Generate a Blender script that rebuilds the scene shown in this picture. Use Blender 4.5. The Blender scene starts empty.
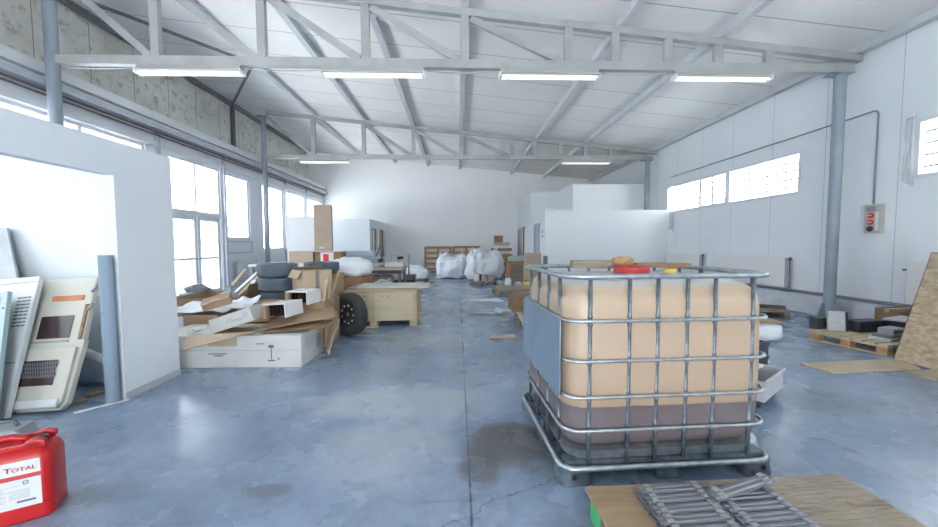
import bpy, bmesh, math, random
from mathutils import Vector, Matrix, noise
random.seed(7)
sc = bpy.context.scene
COL = sc.collection
PI = math.pi
R = math.radians

# ------------------------------------------------------------------ materials
M = {}
def mat(name, c1, c2=None, rough=.6, metal=0., scale=6., detail=4., bump=0., stretch=(1, 1, 1), contrast=(.35, .65),
        emit=None, estr=0., coat=0., trans=0., spots=None, bscale=None, sss=0.):
    m = bpy.data.materials.new(name); m.use_nodes = True
    nt = m.node_tree; n = nt.nodes; L = nt.links
    b = n['Principled BSDF']
    b.inputs['Roughness'].default_value = rough; b.inputs['Metallic'].default_value = metal
    b.inputs['Coat Weight'].default_value = coat
    b.inputs['Base Color'].default_value = (*c1, 1)
    if trans: b.inputs['Transmission Weight'].default_value = trans
    if sss:
        b.inputs['Subsurface Weight'].default_value = sss; b.inputs['Subsurface Radius'].default_value = (.1, .08, .06)
    tc = n.new('ShaderNodeTexCoord'); mp = n.new('ShaderNodeMapping'); mp.inputs['Scale'].default_value = stretch
    L.new(tc.outputs['Object'], mp.inputs['Vector'])
    out = None
    if c2 is not None:
        nz = n.new('ShaderNodeTexNoise'); nz.inputs['Scale'].default_value = scale; nz.inputs['Detail'].default_value = detail
        L.new(mp.outputs[0], nz.inputs['Vector'])
        cr = n.new('ShaderNodeValToRGB')
        cr.color_ramp.elements[0].position = contrast[0]; cr.color_ramp.elements[0].color = (*c1, 1)
        cr.color_ramp.elements[1].position = contrast[1]; cr.color_ramp.elements[1].color = (*c2, 1)
        L.new(nz.outputs['Fac'], cr.inputs['Fac']); out = cr.outputs['Color']
    if spots:
        sc_, th, col_ = spots
        n2 = n.new('ShaderNodeTexNoise'); n2.inputs['Scale'].default_value = sc_; n2.inputs['Detail'].default_value = 6; n2.inputs['Roughness'].default_value = .7
        L.new(mp.outputs[0], n2.inputs['Vector'])
        r2 = n.new('ShaderNodeValToRGB'); r2.color_ramp.elements[0].position = th; r2.color_ramp.elements[1].position = th + .06
        L.new(n2.outputs['Fac'], r2.inputs['Fac'])
        mx = n.new('ShaderNodeMix'); mx.data_type = 'RGBA'; L.new(r2.outputs['Color'], mx.inputs[0])
        if out: L.new(out, mx.inputs[6])
        else: mx.inputs[6].default_value = (*c1, 1)
        mx.inputs[7].default_value = (*col_, 1); out = mx.outputs[2]
    if out: L.new(out, b.inputs['Base Color'])
    if bump:
        nb = n.new('ShaderNodeTexNoise'); nb.inputs['Scale'].default_value = bscale or scale * 3; nb.inputs['Detail'].default_value = 5
        L.new(mp.outputs[0], nb.inputs['Vector'])
        bp = n.new('ShaderNodeBump'); bp.inputs['Strength'].default_value = bump; bp.inputs['Distance'].default_value = .02
        L.new(nb.outputs['Fac'], bp.inputs['Height']); L.new(bp.outputs[0], b.inputs['Normal'])
    if emit:
        b.inputs['Emission Color'].default_value = (*emit, 1); b.inputs['Emission Strength'].default_value = estr
    M[name] = m
    return m

mat('white_wall', (.80, .82, .84), (.84, .86, .87), rough=.7, scale=1.2, bump=.04, bscale=30, spots=(9, .78, (.66, .68, .68)))
mat('partition_white', (0.699, 0.736, 0.764), (0.736, 0.764, 0.791), rough=.65, scale=1.5, bump=.03, spots=(7, .76, (.6, .64, .68)))
mat('office_white', (0.815, 0.834, 0.844), rough=.7, bump=.02)
mat('steel_paint', (.33, .34, .33), (.40, .41, .40), rough=.5, scale=3, spots=(14, .74, (.26, .22, .19)))
mat('steel_cool', (.46, .49, .54), (.52, .55, .60), rough=.45, scale=3)
mat('purlin_grey', (.52, .54, .56), (.60, .61, .63), rough=.5, scale=2)
mat('column_grey', (0.248, 0.294, 0.340), (0.313, 0.359, 0.405), rough=.45, scale=2, spots=(10, .73, (.3, .3, .31)))
mat('dark_steel', (.13, .14, .15), rough=.5)
mat('rail_white', (.62, .64, .66), (.70, .72, .73), rough=.5, scale=2, stretch=(1, .3, 1), spots=(12, .7, (.4, .38, .36)))
mat('pipe_brown', (0.105, 0.070, 0.059), (0.154, 0.119, 0.105), rough=.5, scale=5)
mat('pipe_grey', (0.154, 0.168, 0.189), (0.210, 0.224, 0.245), rough=.4, scale=5)
mat('frame_white', (.74, .75, .78), rough=.4)
mat('lamp_white', (.80, .80, .78), rough=.4)
mat('lamp_grey', (.48, .48, .46), rough=.4)
mat('tube_light', (.95, .95, .92), rough=.4, emit=(1, .98, .93), estr=.25)
mat('plinth', (0.510, 0.544, 0.595), (0.629, 0.646, 0.680), rough=.8, scale=5, bump=.6, bscale=14, spots=(18, .66, (.38, .40, .44)))
mat('radiator_white', (0.756, 0.756, 0.738), rough=.4)
mat('galvanised', (.34, .38, .41), (.48, .52, .54), rough=.32, metal=.75, scale=25)
mat('galv_dark', (.10, .13, .155), (.20, .24, .27), rough=.4, metal=.6, scale=18)
mat('plate_blue', (.19, .27, .36), (.25, .33, .43), rough=.4, metal=.3, scale=4, bump=.05)
mat('cardboard', (0.360, 0.245, 0.144), (0.418, 0.295, 0.187), rough=.85, scale=4, bump=.05, stretch=(1, 1, .4))
mat('cardboard_light', (0.459, 0.355, 0.244), (0.511, 0.414, 0.303), rough=.85, scale=4)
mat('cardboard_dark', (0.238, 0.140, 0.077), (0.301, 0.189, 0.112), rough=.85, scale=5)
mat('carton_pink', (0.446, 0.346, 0.274), (0.482, 0.382, 0.310), rough=.85, scale=3)
mat('carton_white', (0.562, 0.562, 0.530), (0.616, 0.616, 0.593), rough=.75, scale=4, spots=(5, .64, (.56, .52, .44)))
mat('tape', (.45, .36, .26), rough=.3)
mat('tape_dark', (.22, .20, .17), rough=.3)
mat('paper_white', (.80, .83, .87), rough=.7, bump=.15, bscale=6)
mat('plastic_sheet', (.78, .84, .90), rough=.25, bump=.4, bscale=9)
mat('bag_white', (.76, .79, .84), (.84, .86, .90), rough=.6, scale=3, bump=.35, bscale=5)
mat('film_white', (.72, .76, .84), (.85, .88, .93), rough=.3, scale=3, bump=.8, bscale=6)
mat('wood_light', (0.418, 0.324, 0.202), (0.490, 0.403, 0.274), rough=.7, scale=5, stretch=(.25, 6, 6), bump=.1)
mat('ply_crate', (0.488, 0.414, 0.274), (0.548, 0.481, 0.340), rough=.7, scale=3, stretch=(.5, 1, 3), spots=(6, .73, (.46, .36, .22)))
mat('wood_brown', (0.216, 0.130, 0.065), (0.302, 0.194, 0.108), rough=.75, scale=5, stretch=(.4, 5, 5), bump=.15)
mat('wood_orange', (0.360, 0.195, 0.083), (0.450, 0.270, 0.128), rough=.7, scale=4, stretch=(.3, 4, 4), bump=.1)
mat('wood_old', (0.210, 0.168, 0.126), (0.322, 0.266, 0.203), rough=.8, scale=6, stretch=(.4, 5, 5), bump=.2)
mat('wood_dark', (0.084, 0.056, 0.038), (0.133, 0.091, 0.063), rough=.8, scale=6)
mat('rubber', (.035, .038, .042), (.05, .052, .056), rough=.55, scale=8)
mat('rubber_dusty', (0.084, 0.114, 0.150), (0.120, 0.156, 0.198), rough=.6, scale=7)
mat('black', (.02, .02, .022), rough=.5)
mat('black_blue', (0.030, 0.036, 0.045), (0.048, 0.054, 0.066), rough=.45, scale=6)
mat('grey_mid', (.28, .30, .33), rough=.5)
mat('grey_blue', (.34, .40, .48), (.42, .48, .56), rough=.5, scale=5)
mat('grey_light', (0.450, 0.465, 0.480), (0.495, 0.510, 0.525), rough=.5, scale=5)
mat('red_plastic', (.46, .006, .008), (.52, .009, .010), rough=.32, scale=3, bump=.05)
mat('red_lid', (0.490, 0.042, 0.035), rough=.4)
mat('red', (.70, .04, .05), rough=.5)
mat('green_paint', (.06, .38, .14), rough=.6)
mat('blue_sign', (.02, .12, .55), rough=.5)
mat('label_white', (0.697, 0.705, 0.714), rough=.4)
mat('label_ink', (.10, .11, .16), rough=.6)
mat('ink_grey', (.36, .38, .42), rough=.6)
mat('brand_red', (.62, .02, .04), rough=.5)
mat('brand_blue', (.03, .08, .35), rough=.5)
mat('brand_orange', (.85, .25, .02), rough=.5)
mat('cream_paint', (.46, .455, .39), (.53, .52, .455), rough=.45, scale=3, spots=(10, .70, (.46, .36, .24)))
mat('door_white', (.56, .59, .60), (.62, .65, .66), rough=.4, scale=3, spots=(12, .75, (.5, .48, .44)))
mat('window_dark', (0.027, 0.015, 0.018), (0.060, 0.030, 0.027), rough=.25, scale=4)
mat('rust_orange', (.45, .14, .05), (.55, .20, .08), rough=.6, scale=8)
mat('teal_frame', (0.315, 0.420, 0.434), rough=.4)
mat('glass_grey', (0.252, 0.300, 0.336), (0.330, 0.372, 0.402), rough=.15, scale=6)
mat('post_blue', (0.196, 0.266, 0.336), (0.238, 0.308, 0.378), rough=.5, scale=3, stretch=(1, 1, .3))
mat('osb', (.30, .215, .13), (.50, .40, .28), rough=.75, scale=26, stretch=(1, .5, 1), bump=.15, contrast=(.3, .62), spots=(30, .62, (.20, .13, .07)))
mat('osb_edge', (.10, .05, .03), rough=.8)
mat('ply_floor', (.42, .35, .24), (.50, .425, .30), rough=.7, scale=5)
mat('steel_bright', (.36, .37, .40), rough=.35, metal=.4)
mat('deck_grey', (.27, .225, .17), (.38, .325, .255), rough=.75, scale=9, stretch=(.5, 3, 2), bump=.3, spots=(7, .56, (.20, .15, .10)))
mat('deck_tan', (.26, .18, .10), (.36, .265, .16), rough=.7, scale=5, stretch=(.4, 4, 4), bump=.15, spots=(6, .62, (.16, .10, .055)))
mat('steel_plate', (.23, .24, .27), rough=.36, metal=.5)
mat('yellow_blob', (.80, .60, .10), rough=.5)
mat('teal_box', (.38, .52, .50), rough=.5)
mat('asphalt', (.66, .67, .68), (.72, .73, .74), rough=.9, scale=2)
mat('facade', (.22, .25, .29), (.25, .28, .32), rough=.9, scale=.5)
mat('facade_band', (.10, .13, .18), rough=.8)

def nodemat(name):
    m = bpy.data.materials.new(name); m.use_nodes = True; M[name] = m
    return m, m.node_tree.nodes, m.node_tree.links, m.node_tree.nodes['Principled BSDF']

# window glass: clear pane with a weak mirror reflection
m, n, L, b = nodemat('glass')
tr = n.new('ShaderNodeBsdfTransparent'); gl = n.new('ShaderNodeBsdfGlossy'); gl.inputs['Roughness'].default_value = .02
tr.inputs['Color'].default_value = (.93, .95, .96, 1)
fr = n.new('ShaderNodeLayerWeight'); mx = n.new('ShaderNodeMixShader')
pw = n.new('ShaderNodeMath'); pw.operation = 'POWER'; pw.inputs[1].default_value = 4; L.new(fr.outputs['Facing'], pw.inputs[0])
ma = n.new('ShaderNodeMath'); ma.operation = 'MULTIPLY_ADD'; ma.inputs[1].default_value = .35; ma.inputs[2].default_value = .03; L.new(pw.outputs[0], ma.inputs[0])
L.new(ma.outputs[0], mx.inputs[0]); L.new(tr.outputs[0], mx.inputs[1]); L.new(gl.outputs[0], mx.inputs[2])
L.new(mx.outputs[0], n['Material Output'].inputs['Surface'])
m, n, L, b = nodemat('thin_film')
tr = n.new('ShaderNodeBsdfTransparent'); df = n.new('ShaderNodeBsdfTranslucent'); d2 = n.new('ShaderNodeBsdfDiffuse')
a1 = n.new('ShaderNodeMixShader'); a2 = n.new('ShaderNodeMixShader'); a1.inputs[0].default_value = .5; a2.inputs[0].default_value = .35
L.new(df.outputs[0], a1.inputs[1]); L.new(d2.outputs[0], a1.inputs[2]); L.new(tr.outputs[0], a2.inputs[1]); L.new(a1.outputs[0], a2.inputs[2])
L.new(a2.outputs[0], n['Material Output'].inputs['Surface'])

def math_(n, L, op, a, b=None, c=None):
    x = n.new('ShaderNodeMath'); x.operation = op
    for i, v in enumerate((a, b, c)):
        if v is None: continue
        if isinstance(v, (int, float)): x.inputs[i].default_value = v
        else: L.new(v, x.inputs[i])
    return x.outputs[0]
def ramp(n, L, v, stops):
    r = n.new('ShaderNodeValToRGB'); e = r.color_ramp.elements
    while len(e) < len(stops): e.new(.5)
    for i, (p, c) in enumerate(stops):
        e[i].position = p; e[i].color = (*c, 1) if len(c) == 3 else c
    L.new(v, r.inputs[0]); return r.outputs[0]
def mixc(n, L, f, a, b):
    x = n.new('ShaderNodeMix'); x.data_type = 'RGBA'
    for i, v in ((0, f), (6, a), (7, b)):
        if isinstance(v, tuple): x.inputs[i].default_value = (*v, 1)
        elif isinstance(v, (int, float)): x.inputs[i].default_value = v
        else: L.new(v, x.inputs[i])
    return x.outputs[2]

# concrete floor: power floated, blue grey, scuffed, with one saw cut joint, cracks and oil stains
m, n, L, b = nodemat('concrete')
g = n.new('ShaderNodeNewGeometry'); sx = n.new('ShaderNodeSeparateXYZ'); L.new(g.outputs['Position'], sx.inputs[0])
X, Y = sx.outputs[0], sx.outputs[1]
def nz(scale, detail=5, rough=.55, vec=None, dist=0):
    t = n.new('ShaderNodeTexNoise'); t.inputs['Scale'].default_value = scale; t.inputs['Detail'].default_value = detail
    t.inputs['Roughness'].default_value = rough; t.inputs['Distortion'].default_value = dist
    L.new(vec if vec else g.outputs['Position'], t.inputs['Vector']); return t.outputs['Fac']
big = nz(.8, 5, .6, dist=.6); mid = nz(4.5, 7, .68, dist=1.0); fine = nz(30, 4)
c = ramp(n, L, big, [(.30, (.165, .235, .35)), (.52, (.24, .31, .425)), (.75, (.32, .39, .49))])
c = mixc(n, L, math_(n, L, 'MULTIPLY', ramp(n, L, mid, [(.46, (0, 0, 0)), (.66, (1, 1, 1))]), .5), c, (.12, .155, .22))
c = mixc(n, L, math_(n, L, 'MULTIPLY', ramp(n, L, fine, [(.5, (0, 0, 0)), (.75, (1, 1, 1))]), .15), c, (.42, .47, .55))
mp = n.new('ShaderNodeMapping'); mp.inputs['Rotation'].default_value = (0, 0, .9); mp.inputs['Scale'].default_value = (.6, 9, 1); L.new(g.outputs['Position'], mp.inputs[0])
c = mixc(n, L, math_(n, L, 'MULTIPLY', ramp(n, L, nz(2.2, 5, .6, mp.outputs[0], .8), [(.56, (0, 0, 0)), (.86, (1, 1, 1))]), .10), c, (.42, .46, .54))
mp2 = n.new('ShaderNodeMapping'); mp2.inputs['Rotation'].default_value = (0, 0, -.5); mp2.inputs['Scale'].default_value = (.5, 7, 1); L.new(g.outputs['Position'], mp2.inputs[0])
c = mixc(n, L, math_(n, L, 'MULTIPLY', ramp(n, L, nz(1.7, 5, .6, mp2.outputs[0], .8), [(.58, (0, 0, 0)), (.76, (1, 1, 1))]), .5), c, (.10, .13, .18))
c = mixc(n, L, math_(n, L, 'MULTIPLY', ramp(n, L, nz(14, 8, .8), [(.50, (0, 0, 0)), (.68, (1, 1, 1))]), .38), c, (.13, .16, .21))
c = mixc(n, L, math_(n, L, 'MULTIPLY', ramp(n, L, nz(55, 6, .7), [(.60, (0, 0, 0)), (.70, (1, 1, 1))]), .35), c, (.09, .10, .13))
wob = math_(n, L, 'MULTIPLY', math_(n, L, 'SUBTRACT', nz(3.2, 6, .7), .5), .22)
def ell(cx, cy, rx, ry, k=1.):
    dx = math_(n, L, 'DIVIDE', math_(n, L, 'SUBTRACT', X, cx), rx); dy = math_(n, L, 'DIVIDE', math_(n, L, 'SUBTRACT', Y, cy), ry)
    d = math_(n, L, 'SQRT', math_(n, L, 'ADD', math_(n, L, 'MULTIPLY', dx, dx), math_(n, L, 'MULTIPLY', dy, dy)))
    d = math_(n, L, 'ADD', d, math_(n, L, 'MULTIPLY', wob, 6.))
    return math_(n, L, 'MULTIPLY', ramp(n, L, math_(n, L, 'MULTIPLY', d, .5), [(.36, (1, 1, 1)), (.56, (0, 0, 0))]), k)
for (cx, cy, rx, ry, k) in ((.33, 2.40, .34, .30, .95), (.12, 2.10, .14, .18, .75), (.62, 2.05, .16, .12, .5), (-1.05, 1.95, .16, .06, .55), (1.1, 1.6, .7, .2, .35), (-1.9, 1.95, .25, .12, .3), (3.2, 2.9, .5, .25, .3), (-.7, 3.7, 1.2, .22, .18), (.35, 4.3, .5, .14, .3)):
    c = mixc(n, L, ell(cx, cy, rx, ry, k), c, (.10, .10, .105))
for (cx, cy, rx, ry, k) in ((-.45, 3.05, .8, .35, .35), (-.5, 2.3, .5, .4, .25), (-.2, 5.0, .6, .4, .2)):
    c = mixc(n, L, ell(cx, cy, rx, ry, k), c, (.56, .58, .58))
def seg(ax, ay, bx, by, w, src=None):
    ln = math.hypot(bx - ax, by - ay); ux, uy = (bx - ax) / ln, (by - ay) / ln
    px = math_(n, L, 'SUBTRACT', X, ax); py = math_(n, L, 'SUBTRACT', Y, ay)
    t = math_(n, L, 'ADD', math_(n, L, 'MULTIPLY', px, ux), math_(n, L, 'MULTIPLY', py, uy))
    d = math_(n, L, 'SUBTRACT', math_(n, L, 'MULTIPLY', px, uy), math_(n, L, 'MULTIPLY', py, ux))
    d = math_(n, L, 'ABSOLUTE', math_(n, L, 'ADD', d, wob) if src is None else d)
    ins = math_(n, L, 'MULTIPLY', math_(n, L, 'GREATER_THAN', t, 0), math_(n, L, 'LESS_THAN', t, ln))
    return math_(n, L, 'MULTIPLY', math_(n, L, 'LESS_THAN', d, w), ins)
crack = seg(-.7, 1.35, .60, 2.03, .0035)
for s in ((.6, 2.03, .95, 2.6), (2.3, 2.76, 4.4, 2.92)): crack = math_(n, L, 'MAXIMUM', crack, seg(*s, .003))
c = mixc(n, L, math_(n, L, 'MULTIPLY', crack, .75), c, (.05, .055, .07))
joint = seg(.06, -3, .06, 18.6, .006, 1)
for yy in (5.95, 12.2): joint = math_(n, L, 'MAXIMUM', joint, math_(n, L, 'MULTIPLY', seg(-6.7, yy, 6.9, yy, .005, 1), .5))
c = mixc(n, L, math_(n, L, 'MULTIPLY', joint, .85), c, (.045, .05, .06))
L.new(c, b.inputs['Base Color'])
L.new(math_(n, L, 'ADD', math_(n, L, 'MULTIPLY', nz(1.8, 4, .5), .34), .10), b.inputs['Roughness'])
b.inputs['Specular IOR Level'].default_value = .7
bp = n.new('ShaderNodeBump'); bp.inputs['Strength'].default_value = .05; bp.inputs['Distance'].default_value = .01
L.new(mid, bp.inputs['Height']); L.new(bp.outputs[0], b.inputs['Normal'])

# sandwich panels: seams every `step` metres along one axis, faint ribs
def panelmat(name, c1, c2, axis, step, off, ribs, seamw=.008, seamcol=(.30, .32, .34), stain=None, rough=.45):
    m, n, L, b = nodemat(name)
    g = n.new('ShaderNodeNewGeometry'); sx = n.new('ShaderNodeSeparateXYZ'); L.new(g.outputs['Position'], sx.inputs[0])
    A = sx.outputs[axis]
    t = n.new('ShaderNodeTexNoise'); t.inputs['Scale'].default_value = .7; t.inputs['Detail'].default_value = 6; L.new(g.outputs['Position'], t.inputs[0])
    c = ramp(n, L, t.outputs[0], [(.35, c1), (.65, c2)])
    if stain:
        t2 = n.new('ShaderNodeTexNoise'); t2.inputs['Scale'].default_value = 5.5; t2.inputs['Detail'].default_value = 9; t2.inputs['Roughness'].default_value = .75
        L.new(g.outputs['Position'], t2.inputs[0])
        c = mixc(n, L, ramp(n, L, t2.outputs[0], [(.53, (0, 0, 0)), (.62, (1, 1, 1))]), c, stain)
        t3 = n.new('ShaderNodeTexNoise'); t3.inputs['Scale'].default_value = 1.3; t3.inputs['Detail'].default_value = 4; L.new(g.outputs['Position'], t3.inputs[0])
        c = mixc(n, L, math_(n, L, 'MULTIPLY', ramp(n, L, t3.outputs[0], [(.45, (0, 0, 0)), (.7, (1, 1, 1))]), .45), c, stain)
    f = math_(n, L, 'PINGPONG', math_(n, L, 'ADD', A, off), step / 2)
    c = mixc(n, L, math_(n, L, 'MULTIPLY', math_(n, L, 'LESS_THAN', f, seamw), .75), c, seamcol)
    L.new(c, b.inputs['Base Color']); b.inputs['Roughness'].default_value = rough
    w = math_(n, L, 'SINE', math_(n, L, 'MULTIPLY', A, 2 * PI / ribs))
    w = math_(n, L, 'GREATER_THAN', w, .6)
    bp = n.new('ShaderNodeBump'); bp.inputs['Strength'].default_value = .25; bp.inputs['Distance'].default_value = .004
    L.new(w, bp.inputs['Height']); L.new(bp.outputs[0], b.inputs['Normal'])
panelmat('ceiling_panel', (.76, .745, .705), (.82, .805, .77), 1, 1.0, .35, .12, seamw=.010, seamcol=(.20, .21, .22))
panelmat('wall_panel', (.78, .81, .84), (.83, .855, .875), 1, 1.15, .25, .105, seamw=.006, seamcol=(.42, .45, .49))
panelmat('stained_panel', (.68, .68, .63), (.76, .76, .71), 1, 1.0, .2, .3, seamw=.009, seamcol=(.16, .15, .14), stain=(.42, .40, .35), rough=.8)
panelmat('far_wall', (.88, .88, .88), (.90, .90, .90), 0, 1.15, .1, .3, seamw=.002, seamcol=(.75, .76, .78), rough=.7)

# translucent tank plastic: beige above the sediment line, mauve below, empty pale shoulder at the top
m, n, L, b = nodemat('tank_plastic')
tc = n.new('ShaderNodeTexCoord'); sx = n.new('ShaderNodeSeparateXYZ'); L.new(tc.outputs['Object'], sx.inputs[0])
t = n.new('ShaderNodeTexNoise'); t.inputs['Scale'].default_value = 9; t.inputs['Detail'].default_value = 4; L.new(tc.outputs['Object'], t.inputs[0])
Z = math_(n, L, 'ADD', sx.outputs[2], math_(n, L, 'MULTIPLY', math_(n, L, 'SUBTRACT', t.outputs[0], .5), .014))
t2 = n.new('ShaderNodeTexNoise'); t2.inputs['Scale'].default_value = 3.5; t2.inputs['Detail'].default_value = 3; L.new(tc.outputs['Object'], t2.inputs[0])
Z = math_(n, L, 'MULTIPLY', Z, .8)
c = ramp(n, L, Z, [(0.1600, (.10, .080, .090)), (0.2400, (.125, .10, .11)), (0.3392, (.115, .093, .105)), (0.3456, (.085, .07, .082)), (0.3504, (.36, .255, .17)), (0.4800, (.42, .305, .21)), (0.8680, (.45, .34, .23)), (0.8920, (.50, .45, .38)), (0.9080, (.58, .61, .64))])
c = mixc(n, L, math_(n, L, 'MULTIPLY', t2.outputs[0], .18), c, (.55, .50, .45))
L.new(c, b.inputs['Base Color']); b.inputs['Roughness'].default_value = .33
b.inputs['Subsurface Weight'].default_value = .25; b.inputs['Subsurface Radius'].default_value = (.08, .06, .04)

# ------------------------------------------------------------------ mesh helpers
class MB:
    def __init__(s): s.bm = bmesh.new()
    def _x(s, vs, m):
        if m is not None: bmesh.ops.transform(s.bm, matrix=m, verts=vs)
    def box(s, x0, x1, y0, y1, z0, z1, m=None):
        vs = [s.bm.verts.new(v) for v in ((x0, y0, z0), (x1, y0, z0), (x1, y1, z0), (x0, y1, z0), (x0, y0, z1), (x1, y0, z1), (x1, y1, z1), (x0, y1, z1))]
        for f in ((3, 2, 1, 0), (4, 5, 6, 7), (0, 1, 5, 4), (1, 2, 6, 5), (2, 3, 7, 6), (3, 0, 4, 7)): s.bm.faces.new([vs[i] for i in f])
        s._x(vs, m); return s
    def prism(s, bottom, top):
        a = [s.bm.verts.new(p) for p in bottom]; b = [s.bm.verts.new(p) for p in top]; k = len(a)
        s.bm.faces.new(a[::-1]); s.bm.faces.new(b)
        for i in range(k): s.bm.faces.new((a[i], a[(i + 1) % k], b[(i + 1) % k], b[i]))
        return s
    def plate(s, poly, axis, d0, d1):
        def pt(u, v, d): return {'x': (d, u, v), 'y': (u, d, v), 'z': (u, v, d)}[axis]
        return s.prism([pt(u, v, d0) for u, v in poly], [pt(u, v, d1) for u, v in poly])
    def sheet(s, c, th, nx=10, ny=6, amp=.0, seed=0, sag=0.):
        """bent rectangular sheet through four corners"""
        c = [Vector(p) for p in c]; nrm = (c[1] - c[0]).cross(c[3] - c[0]).normalized(); top, bot = [], []
        for j in range(ny + 1):
            for i in range(nx + 1):
                u, v = i / nx, j / ny
                p = c[0].lerp(c[1], u).lerp(c[3].lerp(c[2], u), v)
                p = p + nrm * (amp * noise.noise(Vector((u * 3 + seed, v * 3, seed * 1.7))) + sag * 4 * u * (1 - u))
                top.append(s.bm.verts.new(p + nrm * th / 2)); bot.append(s.bm.verts.new(p - nrm * th / 2))
        w = nx + 1
        for j in range(ny):
            for i in range(nx):
                k = j * w + i
                s.bm.faces.new((top[k], top[k + 1], top[k + w + 1], top[k + w])); s.bm.faces.new((bot[k + w], bot[k + w + 1], bot[k + 1], bot[k]))
        ring = [i for i in range(w)] + [j * w + nx for j in range(1, ny + 1)] + [ny * w + i for i in range(nx - 1, -1, -1)] + [j * w for j in range(ny - 1, 0, -1)]
        for a, b_ in zip(ring, ring[1:] + ring[:1]): s.bm.faces.new((bot[a], bot[b_], top[b_], top[a]))
        return s
    def tube(s, pts, r, k=8, closed=False):
        pts = [Vector(p) for p in pts]; rings = []; N = len(pts); prev = None
        for i, p in enumerate(pts):
            if closed: d = pts[(i + 1) % N] - pts[i - 1]
            else: d = pts[min(i + 1, N - 1)] - pts[max(i - 1, 0)]
            d.normalize()
            if prev is None:
                a = Vector((0, 0, 1)) if abs(d.z) < .9 else Vector((1, 0, 0)); u = d.cross(a).normalized()
            else: u = (prev - d * prev.dot(d)).normalized()
            prev = u; v = d.cross(u); rr = r[i] if isinstance(r, (list, tuple)) else r
            rings.append([s.bm.verts.new(p + (u * math.cos(2 * PI * j / k) + v * math.sin(2 * PI * j / k)) * rr) for j in range(k)])
        for i in range(N if closed else N - 1):
            A, B = rings[i], rings[(i + 1) % N]
            for j in range(k): s.bm.faces.new((A[j], A[(j + 1) % k], B[(j + 1) % k], B[j]))
        if not closed: s.bm.faces.new(rings[0][::-1]); s.bm.faces.new(rings[-1])
        return s
    def lathe(s, prof, k=24, m=None, closed=False):
        rings = [[s.bm.verts.new((r * math.cos(2 * PI * j / k), r * math.sin(2 * PI * j / k), z)) for j in range(k)] for r, z in prof]
        q = list(zip(rings, rings[1:])) + ([(rings[-1], rings[0])] if closed else [])
        for A, B in q:
            for j in range(k): s.bm.faces.new((A[j], A[(j + 1) % k], B[(j + 1) % k], B[j]))
        if not closed: s.bm.faces.new(rings[0][::-1]); s.bm.faces.new(rings[-1])
        s._x([v for r_ in rings for v in r_], m); return s
    def bar(s, a, b_, w, h, up=(0, 0, 1)):
        """square bar from a to b"""
        a, b_ = Vector(a), Vector(b_); d = (b_ - a); l = d.length; d.normalize(); up = Vector(up)
        if abs(d.dot(up)) > .98: up = Vector((0, 1, 0))
        x = d.cross(up).normalized(); z = x.cross(d)
        m = Matrix.Translation(a) @ Matrix((x, d, z)).transposed().to_4x4()
        return s.box(-w / 2, w / 2, 0, l, -h / 2, h / 2, m)
    def blob(s, c, rad, p=.5, amp=.05, freq=2.5, seed=0, flat=None, sub=4, fold=0.):
        tmp = bmesh.new(); bmesh.ops.create_icosphere(tmp, subdivisions=sub, radius=1)
        vm = {}
        for v in tmp.verts:
            q = v.co; e = Vector([math.copysign(abs(t) ** p, t) for t in q])
            w = Vector((e.x * rad[0], e.y * rad[1], e.z * rad[2]))
            nn = noise.fractal(w * freq + Vector((seed, seed * 2, 0)), .7, 2.1, 4)
            f = noise.noise(Vector((math.atan2(q.y, q.x) * 3 + seed, w.z * 1.2, seed))) * fold
            w += q * (nn * amp + f)
            if flat is not None and w.z < flat: w.z = flat + (w.z - flat) * .04
            vm[v] = s.bm.verts.new(w + Vector(c))
        for f in tmp.faces: s.bm.faces.new([vm[v] for v in f.verts])
        tmp.free(); return s
    def build(s, name, mt, parent=None, smooth=False, bevel=0., seg=2, loc=None, rot=None):
        bmesh.ops.recalc_face_normals(s.bm, faces=s.bm.faces[:])
        if bevel: bmesh.ops.bevel(s.bm, geom=s.bm.edges[:], offset=bevel, segments=seg, affect='EDGES', profile=.6, clamp_overlap=True)
        me = bpy.data.meshes.new(name); s.bm.to_mesh(me); s.bm.free()
        me.materials.append(M[mt] if isinstance(mt, str) else mt)
        if smooth:
            for p in me.polygons: p.use_smooth = True
            if smooth == 'auto':
                me.set_sharp_from_angle(angle=R(40))
        o = bpy.data.objects.new(name, me); COL.objects.link(o)
        if parent: o.parent = parent
        if loc: o.location = loc
        if rot: o.rotation_euler = rot
        return o

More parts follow.
